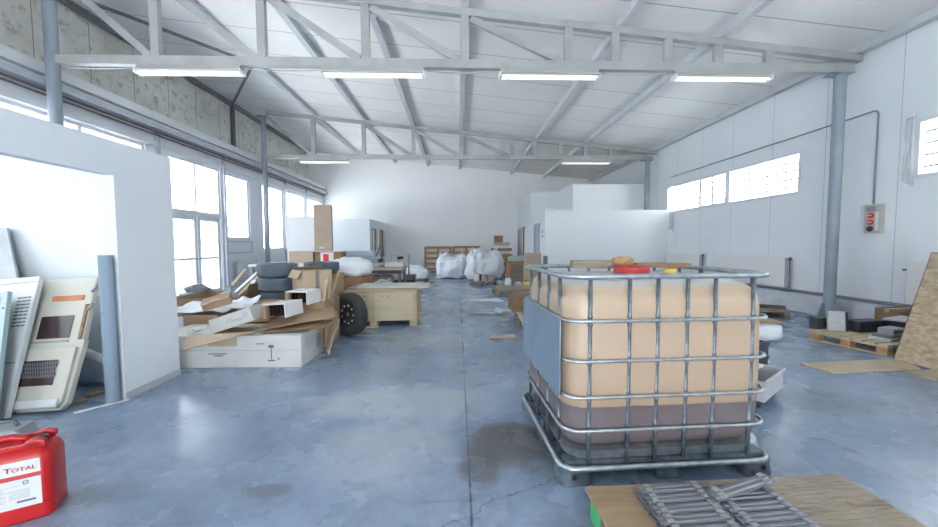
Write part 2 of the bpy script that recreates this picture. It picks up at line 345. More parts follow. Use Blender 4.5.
def tag(o, label, cat, group=None, kind=None):
    o['label'] = label; o['category'] = cat
    if group: o['group'] = group
    if kind: o['kind'] = kind
    return o
def thing(name, label, cat, loc=(0, 0, 0), rot=0, group=None):
    o = bpy.data.objects.new(name, None); COL.objects.link(o); o.location = loc
    o.rotation_euler = rot if isinstance(rot, tuple) else (0, 0, rot)
    o.empty_display_size = .1
    return tag(o, label, cat, group)
def struct(o): o['kind'] = 'structure'; return o
def copytree(o, parent=None, loc=None, rot=None):
    c = o.copy(); COL.objects.link(c); c.parent = parent
    if loc is not None: c.location = loc
    if rot is not None: c.rotation_euler = rot if isinstance(rot, tuple) else (0, 0, rot)
    for ch in list(o.children): copytree(ch, c)
    return c
def B(x0, x1, y0, y1, z0, z1): return MB().box(x0, x1, y0, y1, z0, z1)
def text(body, size, mt, parent, name, m4, ext=.0006, sx=1., align='LEFT'):
    cu = bpy.data.curves.new('t', 'FONT'); cu.body = body; cu.size = size; cu.extrude = ext; cu.align_x = align; cu.resolution_u = 2
    o = bpy.data.objects.new('t', cu); COL.objects.link(o)
    dg = bpy.context.evaluated_depsgraph_get(); me = bpy.data.meshes.new_from_object(o.evaluated_get(dg))
    bpy.data.objects.remove(o); bpy.data.curves.remove(cu)
    me.transform(m4 @ Matrix.Diagonal((sx, 1, 1, 1))); me.materials.clear(); me.materials.append(M[mt])
    q = bpy.data.objects.new(name, me); COL.objects.link(q); q.parent = parent
    return q
def wallgrid(axis, d0, d1, u0, u1, z0, z1, holes):
    """a wall slab with rectangular holes; axis 'x' = slab between x=d0 and d1 running along y"""
    us = sorted({u0, u1, *[h[0] for h in holes], *[h[1] for h in holes]}); zs = sorted({z0, z1, *[h[2] for h in holes], *[h[3] for h in holes]})
    mb = MB()
    for a, b_ in zip(us, us[1:]):
        run = None
        for c0, c1 in zip(zs, zs[1:]):
            mu, mz = (a + b_) / 2, (c0 + c1) / 2
            if any(h[0] < mu < h[1] and h[2] < mz < h[3] for h in holes):
                continue
            if axis == 'x': mb.box(d0, d1, a, b_, c0, c1)
            else: mb.box(a, b_, d0, d1, c0, c1)
    return mb

# ------------------------------------------------------------------ the hall
XR, XL, XU = 6.90, -6.75, -7.50          # right wall, glazed wall, recessed upper left wall
YB, YF = -4.5, 18.6                       # rear end (behind the camera), far wall
def ztop(x): return 5.20 - .096 * x       # top of the truss chords
def zceil(x): return ztop(x) + .13
struct(B(XU - .3, XR + .3, YB, YF + .2, -.2, 0).build('floor', 'concrete'))
mb = MB()
xa, xb = XU - .3, XR + .3
mb.prism([(xa, YB, zceil(xa)), (xb, YB, zceil(xb)), (xb, YF + .2, zceil(xb)), (xa, YF + .2, zceil(xa))],
         [(xa, YB, zceil(xa) + .15), (xb, YB, zceil(xb) + .15), (xb, YF + .2, zceil(xb) + .15), (xa, YF + .2, zceil(xa) + .15)])
struct(mb.build('ceiling', 'ceiling_panel'))
# right wall with high windows
RW = [(7.12, 11.78, 2.36, 3.22), (.6, 5.30, 2.33, 3.20), (-3.9, -.8, 2.33, 3.20)]  # last hole: window added behind the viewpoint to help the light
struct(wallgrid('x', XR, XR + .2, YB, YF, 0, zceil(XR) + .05, RW).build('wall_right', 'wall_panel'))
# far wall
mb = MB(); mb.plate([(XU - .3, 0), (XR + .2, 0), (XR + .2, zceil(XR) + .1), (XU - .3, zceil(XU - .3) + .1)], 'y', YF, YF + .2)
struct(mb.build('wall_far', 'far_wall'))
# unseen rear wall with an added opening, sized for daylight fill
mb = MB()
for a, b_ in ((XU - .3, -2.4), (2.6, XR + .2)): mb.plate([(a, 0), (b_, 0), (b_, zceil(b_)), (a, zceil(a))], 'y', YB - .2, YB)
mb.plate([(-2.4, 3.1), (2.6, 3.1), (2.6, zceil(2.6)), (-2.4, zceil(-2.4))], 'y', YB - .2, YB)
struct(mb.build('wall_rear', 'wall_panel'))
# left wall: glazed lower part, recessed stained upper part
LW = [(-3.6, -.6, .9, 3.5), (.2, 3.2, .9, 3.5), (4.3, 8.12, .9, 3.55), (8.72, 10.56, 0, 3.50), (10.80, 11.98, 1.52, 3.47),  # first two holes: unseen windows added for more daylight
      (12.75, 14.28, 1.18, 3.50), (14.42, 16.25, 1.18, 3.50), (16.40, 18.2, 1.18, 3.50)]
struct(wallgrid('x', XL - .16, XL, YB, YF, 0, 4.12, LW).build('wall_left', 'frame_white'))
struct(B(XU - .2, XU, YB, YF, 4.0, zceil(XU) + .05).build('wall_left_upper', 'stained_panel'))
struct(B(XU, XL + .10, YB, YF, 4.12, 4.30).build('trim_1', 'rail_white', bevel=.01))
struct(B(XL, XL + .05, YB, YF, 3.56, 3.66).build('trim_2', 'rail_white'))
struct(B(XL, XL + .16, YB, YF, 3.92, 4.02).build('trim_3', 'steel_cool'))
for z_, rr, nm in ((3.86, .022, 'heating_pipe'), (3.79, .018, 'heating_pipe')):
    o = MB().tube([(XL + .10, YB, z_), (XL + .10, 3, z_), (XL + .10, 9.9, z_), (XL + .10, 18.4, z_)], rr, 8).build(nm, 'pipe_brown', smooth=True)
    tag(o, 'brown heating pipe under the ledge of the glazed wall, ' + ('upper of the pair' if z_ > 3.82 else 'lower of the pair'), 'pipe', 'heating pipes on the glazed wall')
# plinth and skirting
mb = MB()
N = 60
for i in range(N):
    y0 = YB + (YF - YB) * i / N; y1 = YB + (YF - YB) * (i + 1) / N
    def w(y): return XR - .14 + .025 * noise.noise(Vector((y * 1.7, 3, 0)))
    mb.prism([(w(y0), y0, 0), (XR, y0, 0), (XR, y1, 0), (w(y1), y1, 0)], [(w(y0) + .03, y0, .36), (XR, y0, .36), (XR, y1, .36), (w(y1) + .03, y1, .36)])
struct(mb.build('baseboard_right', 'plinth'))

# windows: frame, mullions, panes (and bars outside on the right)
wn = [0]
def window(x, u0, u1, z0, z1, cuts=(), rows=(), depth=.08, side=1, fr=.05, grille=False, frmat='frame_white', kind='window'):
    wn[0] += 1
    f = MB()
    f.box(x - depth / 2, x + depth / 2, u0, u1, z0, z0 + fr).box(x - depth / 2, x + depth / 2, u0, u1, z1 - fr, z1)
    f.box(x - depth / 2, x + depth / 2, u0, u0 + fr, z0 + fr, z1 - fr).box(x - depth / 2, x + depth / 2, u1 - fr, u1, z0 + fr, z1 - fr)
    for c_ in cuts: f.box(x - depth / 2, x + depth / 2, c_ - fr / 2, c_ + fr / 2, z0 + fr, z1 - fr)
    for r_ in rows: f.box(x - depth / 2 + .01, x + depth / 2 - .01, u0 + fr, u1 - fr, r_ - fr / 2, r_ + fr / 2)
    o = struct(f.build('%s_%d' % (kind, wn[0]), frmat))
    us = [u0] + list(cuts) + [u1]
    for a, b_ in zip(us, us[1:]):
        B(x - .005, x + .005, a + fr * .4, b_ - fr * .4, z0 + fr * .4, z1 - fr * .4).build('pane', 'glass', o)
    if grille:
        g_ = MB()
        for k in range(1, 5):
            zz = z0 + (z1 - z0) * k / 5; g_.box(x + .10, x + .116, u0, u1, zz - .014, zz + .014)
        for k in range(1, 4):
            uu = u0 + (u1 - u0) * k / 4; g_.box(x + .116, x + .126, uu - .008, uu + .008, z0, z1)
        g_.build('window_bars', 'dark_steel', o)
    return o
window(XR + .03, 7.12, 9.08, 2.36, 3.22, grille=True)
o = window(XR + .03, 9.08, 10.12, 2.36, 3.22, cuts=(9.6,), fr=.06, grille=True, depth=.12)
window(XR + .03, 10.12, 11.78, 2.36, 3.22, grille=True)
window(XR + .03, .6, 5.30, 2.33, 3.20, cuts=(2.2, 3.8), grille=True)
window(XR + .03, -3.9, -.8, 2.33, 3.20, grille=True)  # unseen, added behind the viewpoint as an extra daylight source
window(XL - .08, 4.3, 8.12, .9, 3.55, cuts=(5.5, 6.8), fr=.06)
window(XL - .08, .2, 3.2, .9, 3.5, cuts=(1.7,), fr=.06)  # out of view, added to bring in light
window(XL - .08, -3.6, -.6, .9, 3.5, cuts=(-2.1,), fr=.06)  # added behind the viewpoint for light, never in view
window(XL - .08, 8.72, 10.56, 2.18, 3.50, cuts=(9.62,), fr=.06)
window(XL - .08, 10.80, 11.98, 1.52, 3.47, fr=.07)
window(XL - .08, 12.75, 14.28, 1.18, 3.50, fr=.07)
window(XL - .08, 14.42, 16.25, 1.18, 3.50, rows=(2.15,), fr=.06)
window(XL - .08, 16.40, 18.2, 1.18, 3.50, fr=.07)
# glazed double door
for i, (a, b_) in enumerate(((8.74, 9.63), (9.65, 10.54))):
    f = MB(); x = XL - .08
    f.box(x - .03, x + .03, a, a + .10, .01, 2.12).box(x - .03, x + .03, b_ - .10, b_, .01, 2.12)
    f.box(x - .03, x + .03, a + .1, b_ - .1, .01, .14).box(x - .03, x + .03, a + .1, b_ - .1, 2.0, 2.12).box(x - .02, x + .02, a + .1, b_ - .1, .98, 1.03)
    d = struct(f.build('door_%d' % (i + 1), 'frame_white'))
    B(x - .005, x + .005, a + .1, b_ - .1, .14, 2.0).build('pane', 'glass', d)
    yy = b_ - .05 if i == 0 else a + .05
    MB().tube([(x + .03, yy, 1.0), (x + .09, yy, 1.0), (x + .09, yy + (.12 if i else -.12), 1.0)], .012, 6).build('door_handle', 'grey_mid', d, smooth=True)
struct(B(XL - .13, XL - .01, 8.72, 10.56, 2.12, 2.18).build('trim_4', 'frame_white'))
# panelled infill below the window beside the door
mb = MB(); mb.box(XL, XL + .02, 10.72, 12.05, 1.10, 1.14).box(XL, XL + .02, 10.72, 12.05, 1.44, 1.48).box(XL, XL + .02, 10.72, 10.76, 1.14, 1.44).box(XL, XL + .02, 12.01, 12.05, 1.14, 1.44)
struct(mb.build('trim_5', 'steel_cool'))
# posts of the glazed wall
for y_ in (8.4, 10.66, 14.35, 16.32, 18.35):
    o = B(XL, XL + .07, y_ - .035, y_ + .035, 0, 4.0).build('window_post', 'steel_cool', bevel=.006)
    tag(o, {8.4: 'slim grey steel post left of the glazed double door', 10.66: 'slim grey steel post right of the glazed double door', 14.35: 'slim grey post between the first and second far windows',
            16.32: 'slim grey post between the second and third far windows', 18.35: 'slim grey post in the far left corner'}[y_], 'post', 'slim posts of the glazed wall')
# partition: near left white enclosure
PX = -2.92
mb = wallgrid('x', PX - .10, PX, YB + .5, 3.80, 0, 2.24, [(-1.0, 3.18, 0, 1.95)])
mb.box(XL, PX - .10, 3.62, 3.80, 0, 2.24)
struct(mb.build('wall_partition', 'partition_white'))
struct(B(PX, PX + .012, 3.18, 3.80, 0, .06).build('baseboard_partition', 'grey_light'))

# site-built offices at the far right and far left
def office(name, x0, x1, y0, y1, h, doors=(), mt='office_white', side='l'):
    """hollow box with door recesses in the side facing the hall"""
    mb = MB(); t = .12
    fx = x0 if side == 'l' else x1 - t
    mb.box(x0, x1, y0, y0 + t, 0, h); mb.box(x0, x1, y0 + t, y1, h - .08, h)
    g_ = wallgrid('x', fx, fx + t, y0 + t, y1, 0, h - .08, [(a, b_, 0, hh) for a, b_, hh in doors])
    me = bpy.data.meshes.new('t'); g_.bm.to_mesh(me); g_.bm.free(); mb.bm.from_mesh(me); bpy.data.meshes.remove(me)
    return struct(mb.build(name, mt))
office('wall_office_front', 2.81, XR, 11.6, 14.95, 2.46, [(12.3, 13.15, 2.08)])
office('wall_office_middle', 4.15, XR, 13.0, 15.0, 3.52)
office('wall_office_back', 3.03, XR, 15.0, YF, 3.54, [(15.75, 16.6, 2.15), (17.1, 17.95, 2.15)])
office('wall_office_left', XL, -3.73, 15.4, YF, 2.45, [(15.75, 16.55, 2.08), (17.3, 18.1, 2.08)], mt='partition_white', side='r')
def doorset(n_, x, y0, y1, h, leaf, frame, out, ajar=0):
    f = MB(); d = -.03 * out
    f.box(x - .03, x + .15, y0, y0 + .07, 0, h).box(x - .03, x + .15, y1 - .07, y1, 0, h).box(x - .03, x + .15, y0 + .07, y1 - .07, h - .07, h)
    o = struct(f.build('door_%d' % n_, frame))
    lf = B(x + .03, x + .07, y0 + .07, y1 - .07, 0.01, h - .07).build('door_leaf', leaf, o)
    MB().tube([(x + .03, y1 - .14, 1.0), (x - .02, y1 - .14, 1.0), (x - .02, y1 - .26, 1.0)] if out < 0 else [(x + .07, y1 - .14, 1.0), (x + .13, y1 - .14, 1.0), (x + .13, y1 - .26, 1.0)], .012, 6).build('door_handle', 'grey_mid', lf, smooth=True)
doorset(3, 2.80, 12.3, 13.15, 2.08, 'grey_light', 'grey_blue', -1)
doorset(4, 3.02, 15.75, 16.6, 2.15, 'office_white', 'wood_orange', -1)
doorset(5, 3.02, 17.1, 17.95, 2.15, 'grey_light', 'grey_blue', -1)
doorset(6, -3.86, 15.75, 16.55, 2.08, 'office_white', 'wood_light', 1)
doorset(7, -3.86, 17.3, 18.1, 2.08, 'grey_light', 'wood_orange', 1)
for z_ in (1.78, 1.62):
    o = MB().lathe([(.001, 0), (.055, 0), (.055, .006), (.001, .006)], 20, Matrix.Translation((2.808, 11.9, z_)) @ Matrix.Rotation(R(-90), 4, 'Y')).build('round_sign', 'blue_sign')
    tag(o, ('upper' if z_ > 1.7 else 'lower') + ' small round blue sign beside the door of the nearest office', 'sign', 'round blue signs')

# ------------------------------------------------------------------ steel frame
NODES = [-6.45, -4.82, -3.15, -1.49, .13, 1.84, 2.62, 3.52, 4.38, 5.25]
def truss(Y, label, zb=4.24, lights=()):
    t = thing('roof_truss', label, 'roof truss', (0, Y, zb), 0, 'roof trusses'); w = .05
    B(-6.36, 6.72, -w, w, 0, .14).build('bottom_chord', 'steel_paint', t)
    mb = MB(); a, b_ = -6.36, 6.86
    za, zb_ = ztop(a) - zb, ztop(b_) - zb
    mb.prism([(a, -w, za - .11), (b_, -w, zb_ - .11), (b_, w, zb_ - .11), (a, w, za - .11)], [(a, -w, za), (b_, -w, zb_), (b_, w, zb_), (a, w, za)])
    mb.build('top_chord', 'steel_paint', t)
    for x in NODES[1:]:
        B(x - .065, x + .065, -.045, .045, .14, ztop(x) - zb - .11).build('vertical_strut', 'steel_paint', t)
    for x0, x1 in zip(NODES[:5], NODES[1:6]):
        MB().bar((x0 + .09, 0, ztop(x0) - zb - .15), (x1 - .10, 0, .14), .11, .07, up=(0, 1, 0)).build('diagonal_strut', 'steel_paint', t)
    return t
truss(6.1, 'nearest grey steel roof truss spanning the hall above the four lamps')
truss(12.4, 'second grey steel roof truss, deeper in the hall')
truss(-.8, 'grey steel roof truss overhead behind the viewpoint')
pl = {-4.82: 'grey roof purlin nearest the stained left wall', -3.15: 'second grey roof purlin from the stained left wall', -1.49: 'grey roof purlin left of the middle one',
      .12: 'grey roof purlin over the middle of the hall in line with the floor joint', 2.74: 'grey roof purlin right of the middle one', 4.42: 'second grey roof purlin from the right wall',
      6.80: 'grey steel beam where the roof meets the right wall', -7.42: 'dark grey beam where the roof meets the stained left wall'}
for x, lb in pl.items():
    w = .06 if x not in (-7.42,) else .05
    zz = zceil(x)
    o = MB().prism([(x - w, YB, zz - .128 - .0), (x + w, YB, zz - .128), (x + w, YF, zz - .128), (x - w, YF, zz - .128)], [(x - w, YB, zceil(x - w)), (x + w, YB, zceil(x + w)), (x + w, YF, zceil(x + w)), (x - w, YF, zceil(x - w))]).build('roof_purlin', 'purlin_grey' if x != -7.42 else 'pipe_grey')
    tag(o, lb, 'roof beam', 'roof purlins')
for (a, b_, lb) in (((-7.42, 12.3), (-4.9, 9.0), 'thin roof brace running from the second truss to the purlin'), ((-7.42, 6.4), (-4.9, 8.8), 'thin roof brace running from the first truss to the purlin')):
    o = MB().bar((a[0], a[1], zceil(a[0]) - .16), (b_[0], b_[1], zceil(b_[0]) - .16), .05, .05).build('wind_brace', 'dark_steel'); tag(o, lb, 'roof brace')
# columns
def column(x, y, h, r, label, gusset=True, mt='column_grey'):
    t = thing('steel_column', label, 'column', (x, y, 0), 0, 'round steel columns')
    MB().lathe([(r, .02), (r, h - .02)], 28).build('shaft', mt, t, smooth='auto')
    B(-.2, .2, -.2, .2, 0, .02).build('base_plate', 'dark_steel', t)
    B(-.2, .14, -.11, .11, h - .02, h).build('cap_plate', mt, t)
    if gusset:
        for a in (0, 90, 180, 270):
            mb = MB(); mb.plate([(r - .01, .02), (r + .11, .02), (r + .11, .10), (r + .04, .30), (r - .01, .30)], 'y', -.008, .008)
            mb.build('gusset', mt, t, rot=(0, 0, R(a)))
        for sx, sy in ((1, 1), (1, -1), (-1, 1), (-1, -1)): MB().lathe([(.018, .02), (.018, .045)], 6, Matrix.Translation((.155 * sx, .155 * sy, 0))).build('anchor_bolt', 'dark_steel', t)
    return t
column(6.55, 6.12, 4.24, .083, 'tall round grey steel column by the right wall under the nearest truss')
column(6.55, 12.4, 4.24, .08, 'far round grey steel column behind the offices on the right', False)
column(-6.45, 6.1, 5.62, .085, 'round pale grey steel column rising behind the white partition')
column(-6.45, 12.4, 5.62, .078, 'round grey steel column between the windows of the glazed wall')
o = B(XU, XU + .1, 12.34, 12.46, 4.3, 5.9).build('wall_post', 'dark_steel'); tag(o, 'dark grey post on the stained upper wall at the second truss', 'post')
# fluorescent fittings
first = None
def lamp(x0, x1, Y, label, grp):
    global first
    if first is None:
        t = thing('ceiling_lamp', label, 'ceiling lamp', (0, 0, 0), 0, grp); l = .82
        B(-l, l, -.05, .05, .065, .125).build('housing', 'steel_paint', t, bevel=.006)
        mb = MB(); mb.plate([(-.11, .03), (-.05, .068), (.05, .068), (.11, .03), (.11, .024), (-.11, .024)], 'x', -l, l); mb.build('reflector', 'lamp_grey', t)
        for s in (-1, 1): MB().tube([(-l + .03, s * .045, .006), (l - .03, s * .045, .006)], .018, 10).build('tube', 'tube_light', t, smooth=True)
        for s in (-1, 1): B(s * l - .015, s * l + .015, -.08, .08, -.01, .06).build('end_cap', 'lamp_white', t)
        first = t
    else:
        t = copytree(first); t['label'] = label; t['group'] = grp
    t.location = ((x0 + x1) / 2, Y, 4.115); return t
for (a, b_), lb in zip(((-5.16, -3.45), (-2.19, -.55), (.71, 2.35), (3.62, 5.30)), ('leftmost', 'second from the left', 'third from the left', 'rightmost')):
    lamp(a, b_, 6.1, 'white fluorescent batten under the nearest truss, ' + lb, 'fluorescent lamps under the nearest truss')
for (a, b_), lb in zip(((-5.3, -3.6), (3.55, 5.24)), ('left one', 'right one')):
    lamp(a, b_, 12.4, 'white fluorescent batten under the second truss, ' + lb, 'fluorescent lamps under the second truss')
for (a, b_), lb in zip(((-6.3, -5.2), (-3.4, -2.2), (-.5, .7), (2.4, 3.58)), ('between the left column and the leftmost lamp', 'between the leftmost and the second lamp', 'between the second and the third lamp', 'between the third and the rightmost lamp')):
    o = MB().tube([(a + (b_ - a) * k / 8, 6.1, 4.20 - .02 * math.sin(PI * k / 8)) for k in range(9)], .008, 5).build('hanging_cable', 'grey_light', smooth=True)
    tag(o, 'pale cable slung ' + lb + ' of the nearest truss', 'cable', 'cables between the lamps')

# ------------------------------------------------------------------ right wall fittings
# radiators
def radiator(y0, y1, z0, z1, label, x=XR, s=1, mt='radiator_white'):
    t = thing('panel_radiator', label, 'radiator', (x, (y0 + y1) / 2, z0), 0 if s > 0 else PI, 'panel radiators'); l = (y1 - y0) / 2; h = z1 - z0
    B(-.16, -.13, -l, l, 0, h).build('front_panel', mt, t, bevel=.008)
    B(-.07, -.04, -l, l, 0, h).build('rear_panel', mt, t, bevel=.006)
    mb = MB()
    k = int(l * 2 / .05)
    for i in range(k): mb.box(-.13, -.07, -l + .03 + i * .05, -l + .034 + i * .05, .03, h - .03)
    mb.build('convector_fins', 'grey_mid', t)
    for sy in (-1, 1): B(-.155, -.045, sy * l - .004, sy * l + .004, .01, h - .01).build('side_cover', 'grey_light', t)
    for sy in (-1, 1): B(-.04, -.002, sy * l * .8 - .02, sy * l * .8 + .02, .1, h - .1).build('wall_mount', 'grey_mid', t)
    MB().tube([(-.10, -l, h - .05), (-.10, -l - .05, h - .05), (-.10, -l - .05, .0)], .010, 8).build('valve_pipe', 'dark_steel', t, smooth=True)
    MB().lathe([(.022, 0), (.026, .02), (.026, .06), (.018, .07)], 14, Matrix.Translation((-.10, -l - .05, h - .06))).build('valve_head', 'dark_steel', t, smooth='auto')
    return t
radiator(7.22, 9.18, .44, 1.06, 'long white panel radiator under the middle of the right wall window')
radiator(9.86, 11.45, .44, 1.06, 'white panel radiator nearer the offices on the right wall')
radiator(3.4, 5.20, .44, 1.06, 'white panel radiator behind the leaning chipboard sheet')
radiator(10.95, 12.0, .22, .84, 'small pale radiator under the window right of the glazed door', x=XL, s=-1, mt='door_white')
for z_, xx, lb in ((.41, .20, 'front'), (.40, .08, 'back')):
    o = MB().tube([(XR - xx + .0, YB, z_), (XR - xx, 6, z_), (XR - xx, 11.5, z_)], .024, 8).build('floor_pipe', 'pipe_grey', smooth=True)
    tag(o, 'long dark grey pipe on the plinth of the right wall, ' + lb + ' of the pair', 'pipe', 'pipes along the right plinth')
o = MB().tube([(XR - .03, 11.5, 3.50), (XR - .03, 6.4, 3.52), (XR - .03, 5.86, 3.53), (XR - .03, 5.81, 3.51), (XR - .03, 5.79, 3.46), (XR - .03, 5.79, 2.0)], .013, 8).build('conduit', 'grey_mid', smooth=True)
tag(o, 'thin grey conduit running along the right wall and down to the switch box', 'conduit')
t = thing('switch_box', 'small beige switch box with red buttons on the right wall', 'switch box', (XR, 5.76, 1.52))
B(-.08, 0, -.12, .12, 0, .47).build('enclosure', 'wood_old' if 0 else 'cream_paint', t, bevel=.01)
def disc(r, d, x, y, z, mt, nm, par, ax='x'):
    m4 = Matrix.Translation((x, y, z)) @ Matrix.Rotation(R(-90), 4, 'Y')
    return MB().lathe([(.001, 0), (r, 0), (r, d * .7), (r * .8, d), (.001, d)], 18, m4).build(nm, mt, par, smooth='auto')
for z_, mt_, nm in ((.29, 'red', 'button'), (.18, 'red', 'button'), (.07, 'black_blue', 'knob')): disc(.045, .03, -.08, .015, z_, mt_, nm, t)
B(-.092, -.08, -.045, .075, .35, .44).build('meter', 'grey_mid', t)
B(-.083, -.08, -.095, -.05, .04, .34).build('label_strip', 'label_white', t)
for z_ in (.29, .18): B(-.114, -.1095, -.02, .05, z_ - .006, z_ + .006).build('button_mark', 'label_white', t)
t = thing('wall_bracket', 'small dark bracket on the right wall left of the chipboard sheet', 'bracket', (XR, 5.2, .93)); B(-.1, 0, -.1, .1, 0, .03).build('arm', 'dark_steel', t)
# ragged film around the windows
for (y0, y1, z0, z1, lb) in ((11.30, 11.54, 1.75, 3.2, 'torn white plastic film hanging at the far end of the right window'), (5.27, 5.42, 2.2, 3.25, 'torn white plastic film at the edge of the nearest right window')):
    o = MB().sheet([(XR - .05, y0, z0), (XR - .05, y1, z0 + .1), (XR - .05, y1 - .03, z1), (XR - .05, y0 + .02, z1)], .002, 8, 16, .04, 3).build('hanging_film', 'thin_film', smooth=True); tag(o, lb, 'plastic film')

# ------------------------------------------------------------------ intermediate bulk container
T = thing('bulk_container', 'caged plastic liquid tank on a steel pallet with mauve sediment', 'liquid tank', (.585, 1.93, 0), R(2.6))
W, D = 1.235, 1.0
def ringpts(x0, x1, y0, y1, z, r, k=6):
    out = []
    for cx, cy, a0 in ((x1 - r, y0 + r, -90), (x1 - r, y1 - r, 0), (x0 + r, y1 - r, 90), (x0 + r, y0 + r, 180)):
        for i in range(k + 1):
            a = R(a0 + 90 * i / k); out.append((cx + r * math.cos(a), cy + r * math.sin(a), z))
    return out
# tank: stacked rounded rectangles
tank = MB(); prof = []
z0, z1 = .165, 1.135; rr = .10; inset = .022
levels = [(z0, rr), (z0 + .02, rr * .5), (z0 + .05, rr * .2), (z0 + rr, 0)] + [(z0 + rr + (z1 - z0 - 2 * rr) * k / 14, 0) for k in range(1, 14)] + [(z1 - rr, 0), (z1 - .05, rr * .2), (z1 - .02, rr * .5), (z1, rr)]
prevr = None
for (z, ins) in levels:
    bul = .010 * math.sin(PI * (z - z0) / (z1 - z0)) if ins == 0 else 0
    q = ringpts(inset + ins - bul, W - inset - ins + bul, inset + ins - bul, D - inset - ins + bul, z, .13 - ins * .3, 8)
    rg = []
    for (x, y, zz) in q:
        rg.append(tank.bm.verts.new((x, y, zz)))
    if prevr:
        for i in range(len(rg)): tank.bm.faces.new((prevr[i], prevr[(i + 1) % len(rg)], rg[(i + 1) % len(rg)], rg[i]))
    prevr = rg
    if z == z0: tank.bm.faces.new(rg[::-1])
ctr = tank.bm.verts.new((W / 2, D / 2, z1 + .015))
for i in range(len(prevr)): tank.bm.faces.new((prevr[i], prevr[(i + 1) % len(prevr)], ctr))
tank.build('tank', 'tank_plastic', T, smooth=True)
RZ = [(1.172, .016), (.925, .0105), (.70, .0105), (.495, .0105), (.305, .0105)]
for z, r_ in RZ:
    MB().tube(ringpts(.004, W - .004, .004, D - .004, z, .11 if z > 1.1 else .10), r_, 8, closed=True).build('cage_ring', 'galvanised', T, smooth=True)
VX = [.145, .372, .537, .711, .877, 1.105]; VY = [.15, .37, .60, .83]
def vert(x, y, nx, ny):
    p = [(x, y, .115)]; rad = [.0115]
    for zc in (.305, .495, .70, .925):
        for dz, rr2, off in ((-.032, .0115, 0), (-.028, .0155, .002), (-.016, .0155, .002), (-.010, .0085, .006), (.010, .0085, .006), (.016, .0155, .002), (.028, .0155, .002), (.032, .0115, 0)):
            p.append((x - nx * off, y - ny * off, zc + dz)); rad.append(rr2)
    p.append((x, y, 1.165)); rad.append(.0115)
    MB().tube(p, rad, 7).build('cage_bar', 'galv_dark', T, smooth=True)
for x in VX:
    vert(x, .017, 0, -1); vert(x, D - .017, 0, 1)
for y in VY:
    vert(.017, y, -1, 0); vert(W - .017, y, 1, 0)
# tray and pallet
mb = MB()
mb.prism(ringpts(.04, W - .04, .04, D - .04, .125, .12), ringpts(.012, W - .012, .012, D - .012, .185, .12)); mb.build('tray', 'galvanised', T, smooth='auto')
MB().tube(ringpts(-.012, W + .012, -.012, D + .012, .098, .09), .0155, 8, closed=True).build('base_ring', 'galvanised', T, smooth=True)
for (cx, cy) in ((.075, .075), (W - .075, .075), (.075, D - .075), (W - .075, D - .075)):
    MB().prism(ringpts(cx - .09, cx + .09, cy - .09, cy + .09, 0, .035, 3), ringpts(cx - .085, cx + .085, cy - .085, cy + .085, .10, .035, 3)).build('corner_foot', 'galv_dark', T, smooth='auto')
for (cx, cy) in ((W / 2, .06), (W / 2, D - .06), (.06, D / 2), (W - .06, D / 2)):
    MB().box(cx - .07, cx + .07, cy - .05, cy + .05, 0, .10).build('middle_foot', 'galv_dark', T, bevel=.012)
mb = MB()
for cy in (.06, D / 2, D - .06): mb.box(.02, W - .02, cy - .04, cy + .04, .10, .125)
mb.build('skid_rail', 'galv_dark', T)
for (cx) in (.055, W - .055): disc(.016, .004, 0, 0, 0, 'black', 'foot_hole', T).matrix_local = Matrix.Translation((cx, -.0155, .055)) @ Matrix.Rotation(R(90), 4, 'Z')
mb = MB(); mb.box(-.014, -.008, .05, D - .05, .48, .93); mb.build('side_plate', 'plate_blue', T, bevel=.002)
mb = MB()
for a, b_ in (((.02, .2, 1.175), (W - .02, .2, 1.175)), ((.02, D - .2, 1.175), (W - .02, D - .2, 1.175))): mb.tube([a, b_], .009, 6)
MB().lathe([(.11, 0), (.115, .01), (.115, .045), (.10, .055), (.04, .055), (.03, .05), (.001, .05)], 28, Matrix.Translation((.64, .50, 1.145))).build('lid', 'red_lid', T, smooth='auto')
MB().lathe([(.045, 0), (.045, .03), (.001, .03)], 18, Matrix.Translation((.99, .60, 1.14))).build('vent_cap', 'yellow_blob', T, smooth='auto')
# timber lying on the tank
t = thing('timber_block', 'short light timber offcut with a broken end lying on the caged tank', 'timber', (.86, 2.70, 1.172), R(-4))
B(0, .40, -.05, .05, 0, .055).build('beam', 'wood_old', t, bevel=.006)
mb = MB(); mb.blob((.36, -.04, .05), (.08, .06, .04), .8, .02, 9, 2, None, 3); mb.build('knot', 'wood_orange', t)
t = B(0, .40, -.045, .045, 0, .035).build('timber_board', 'wood_brown', bevel=.004, loc=(1.34, 2.70, 1.172), rot=(0, 0, R(-4))); tag(t, 'dark brown board lying on the caged tank behind the red lid', 'board')

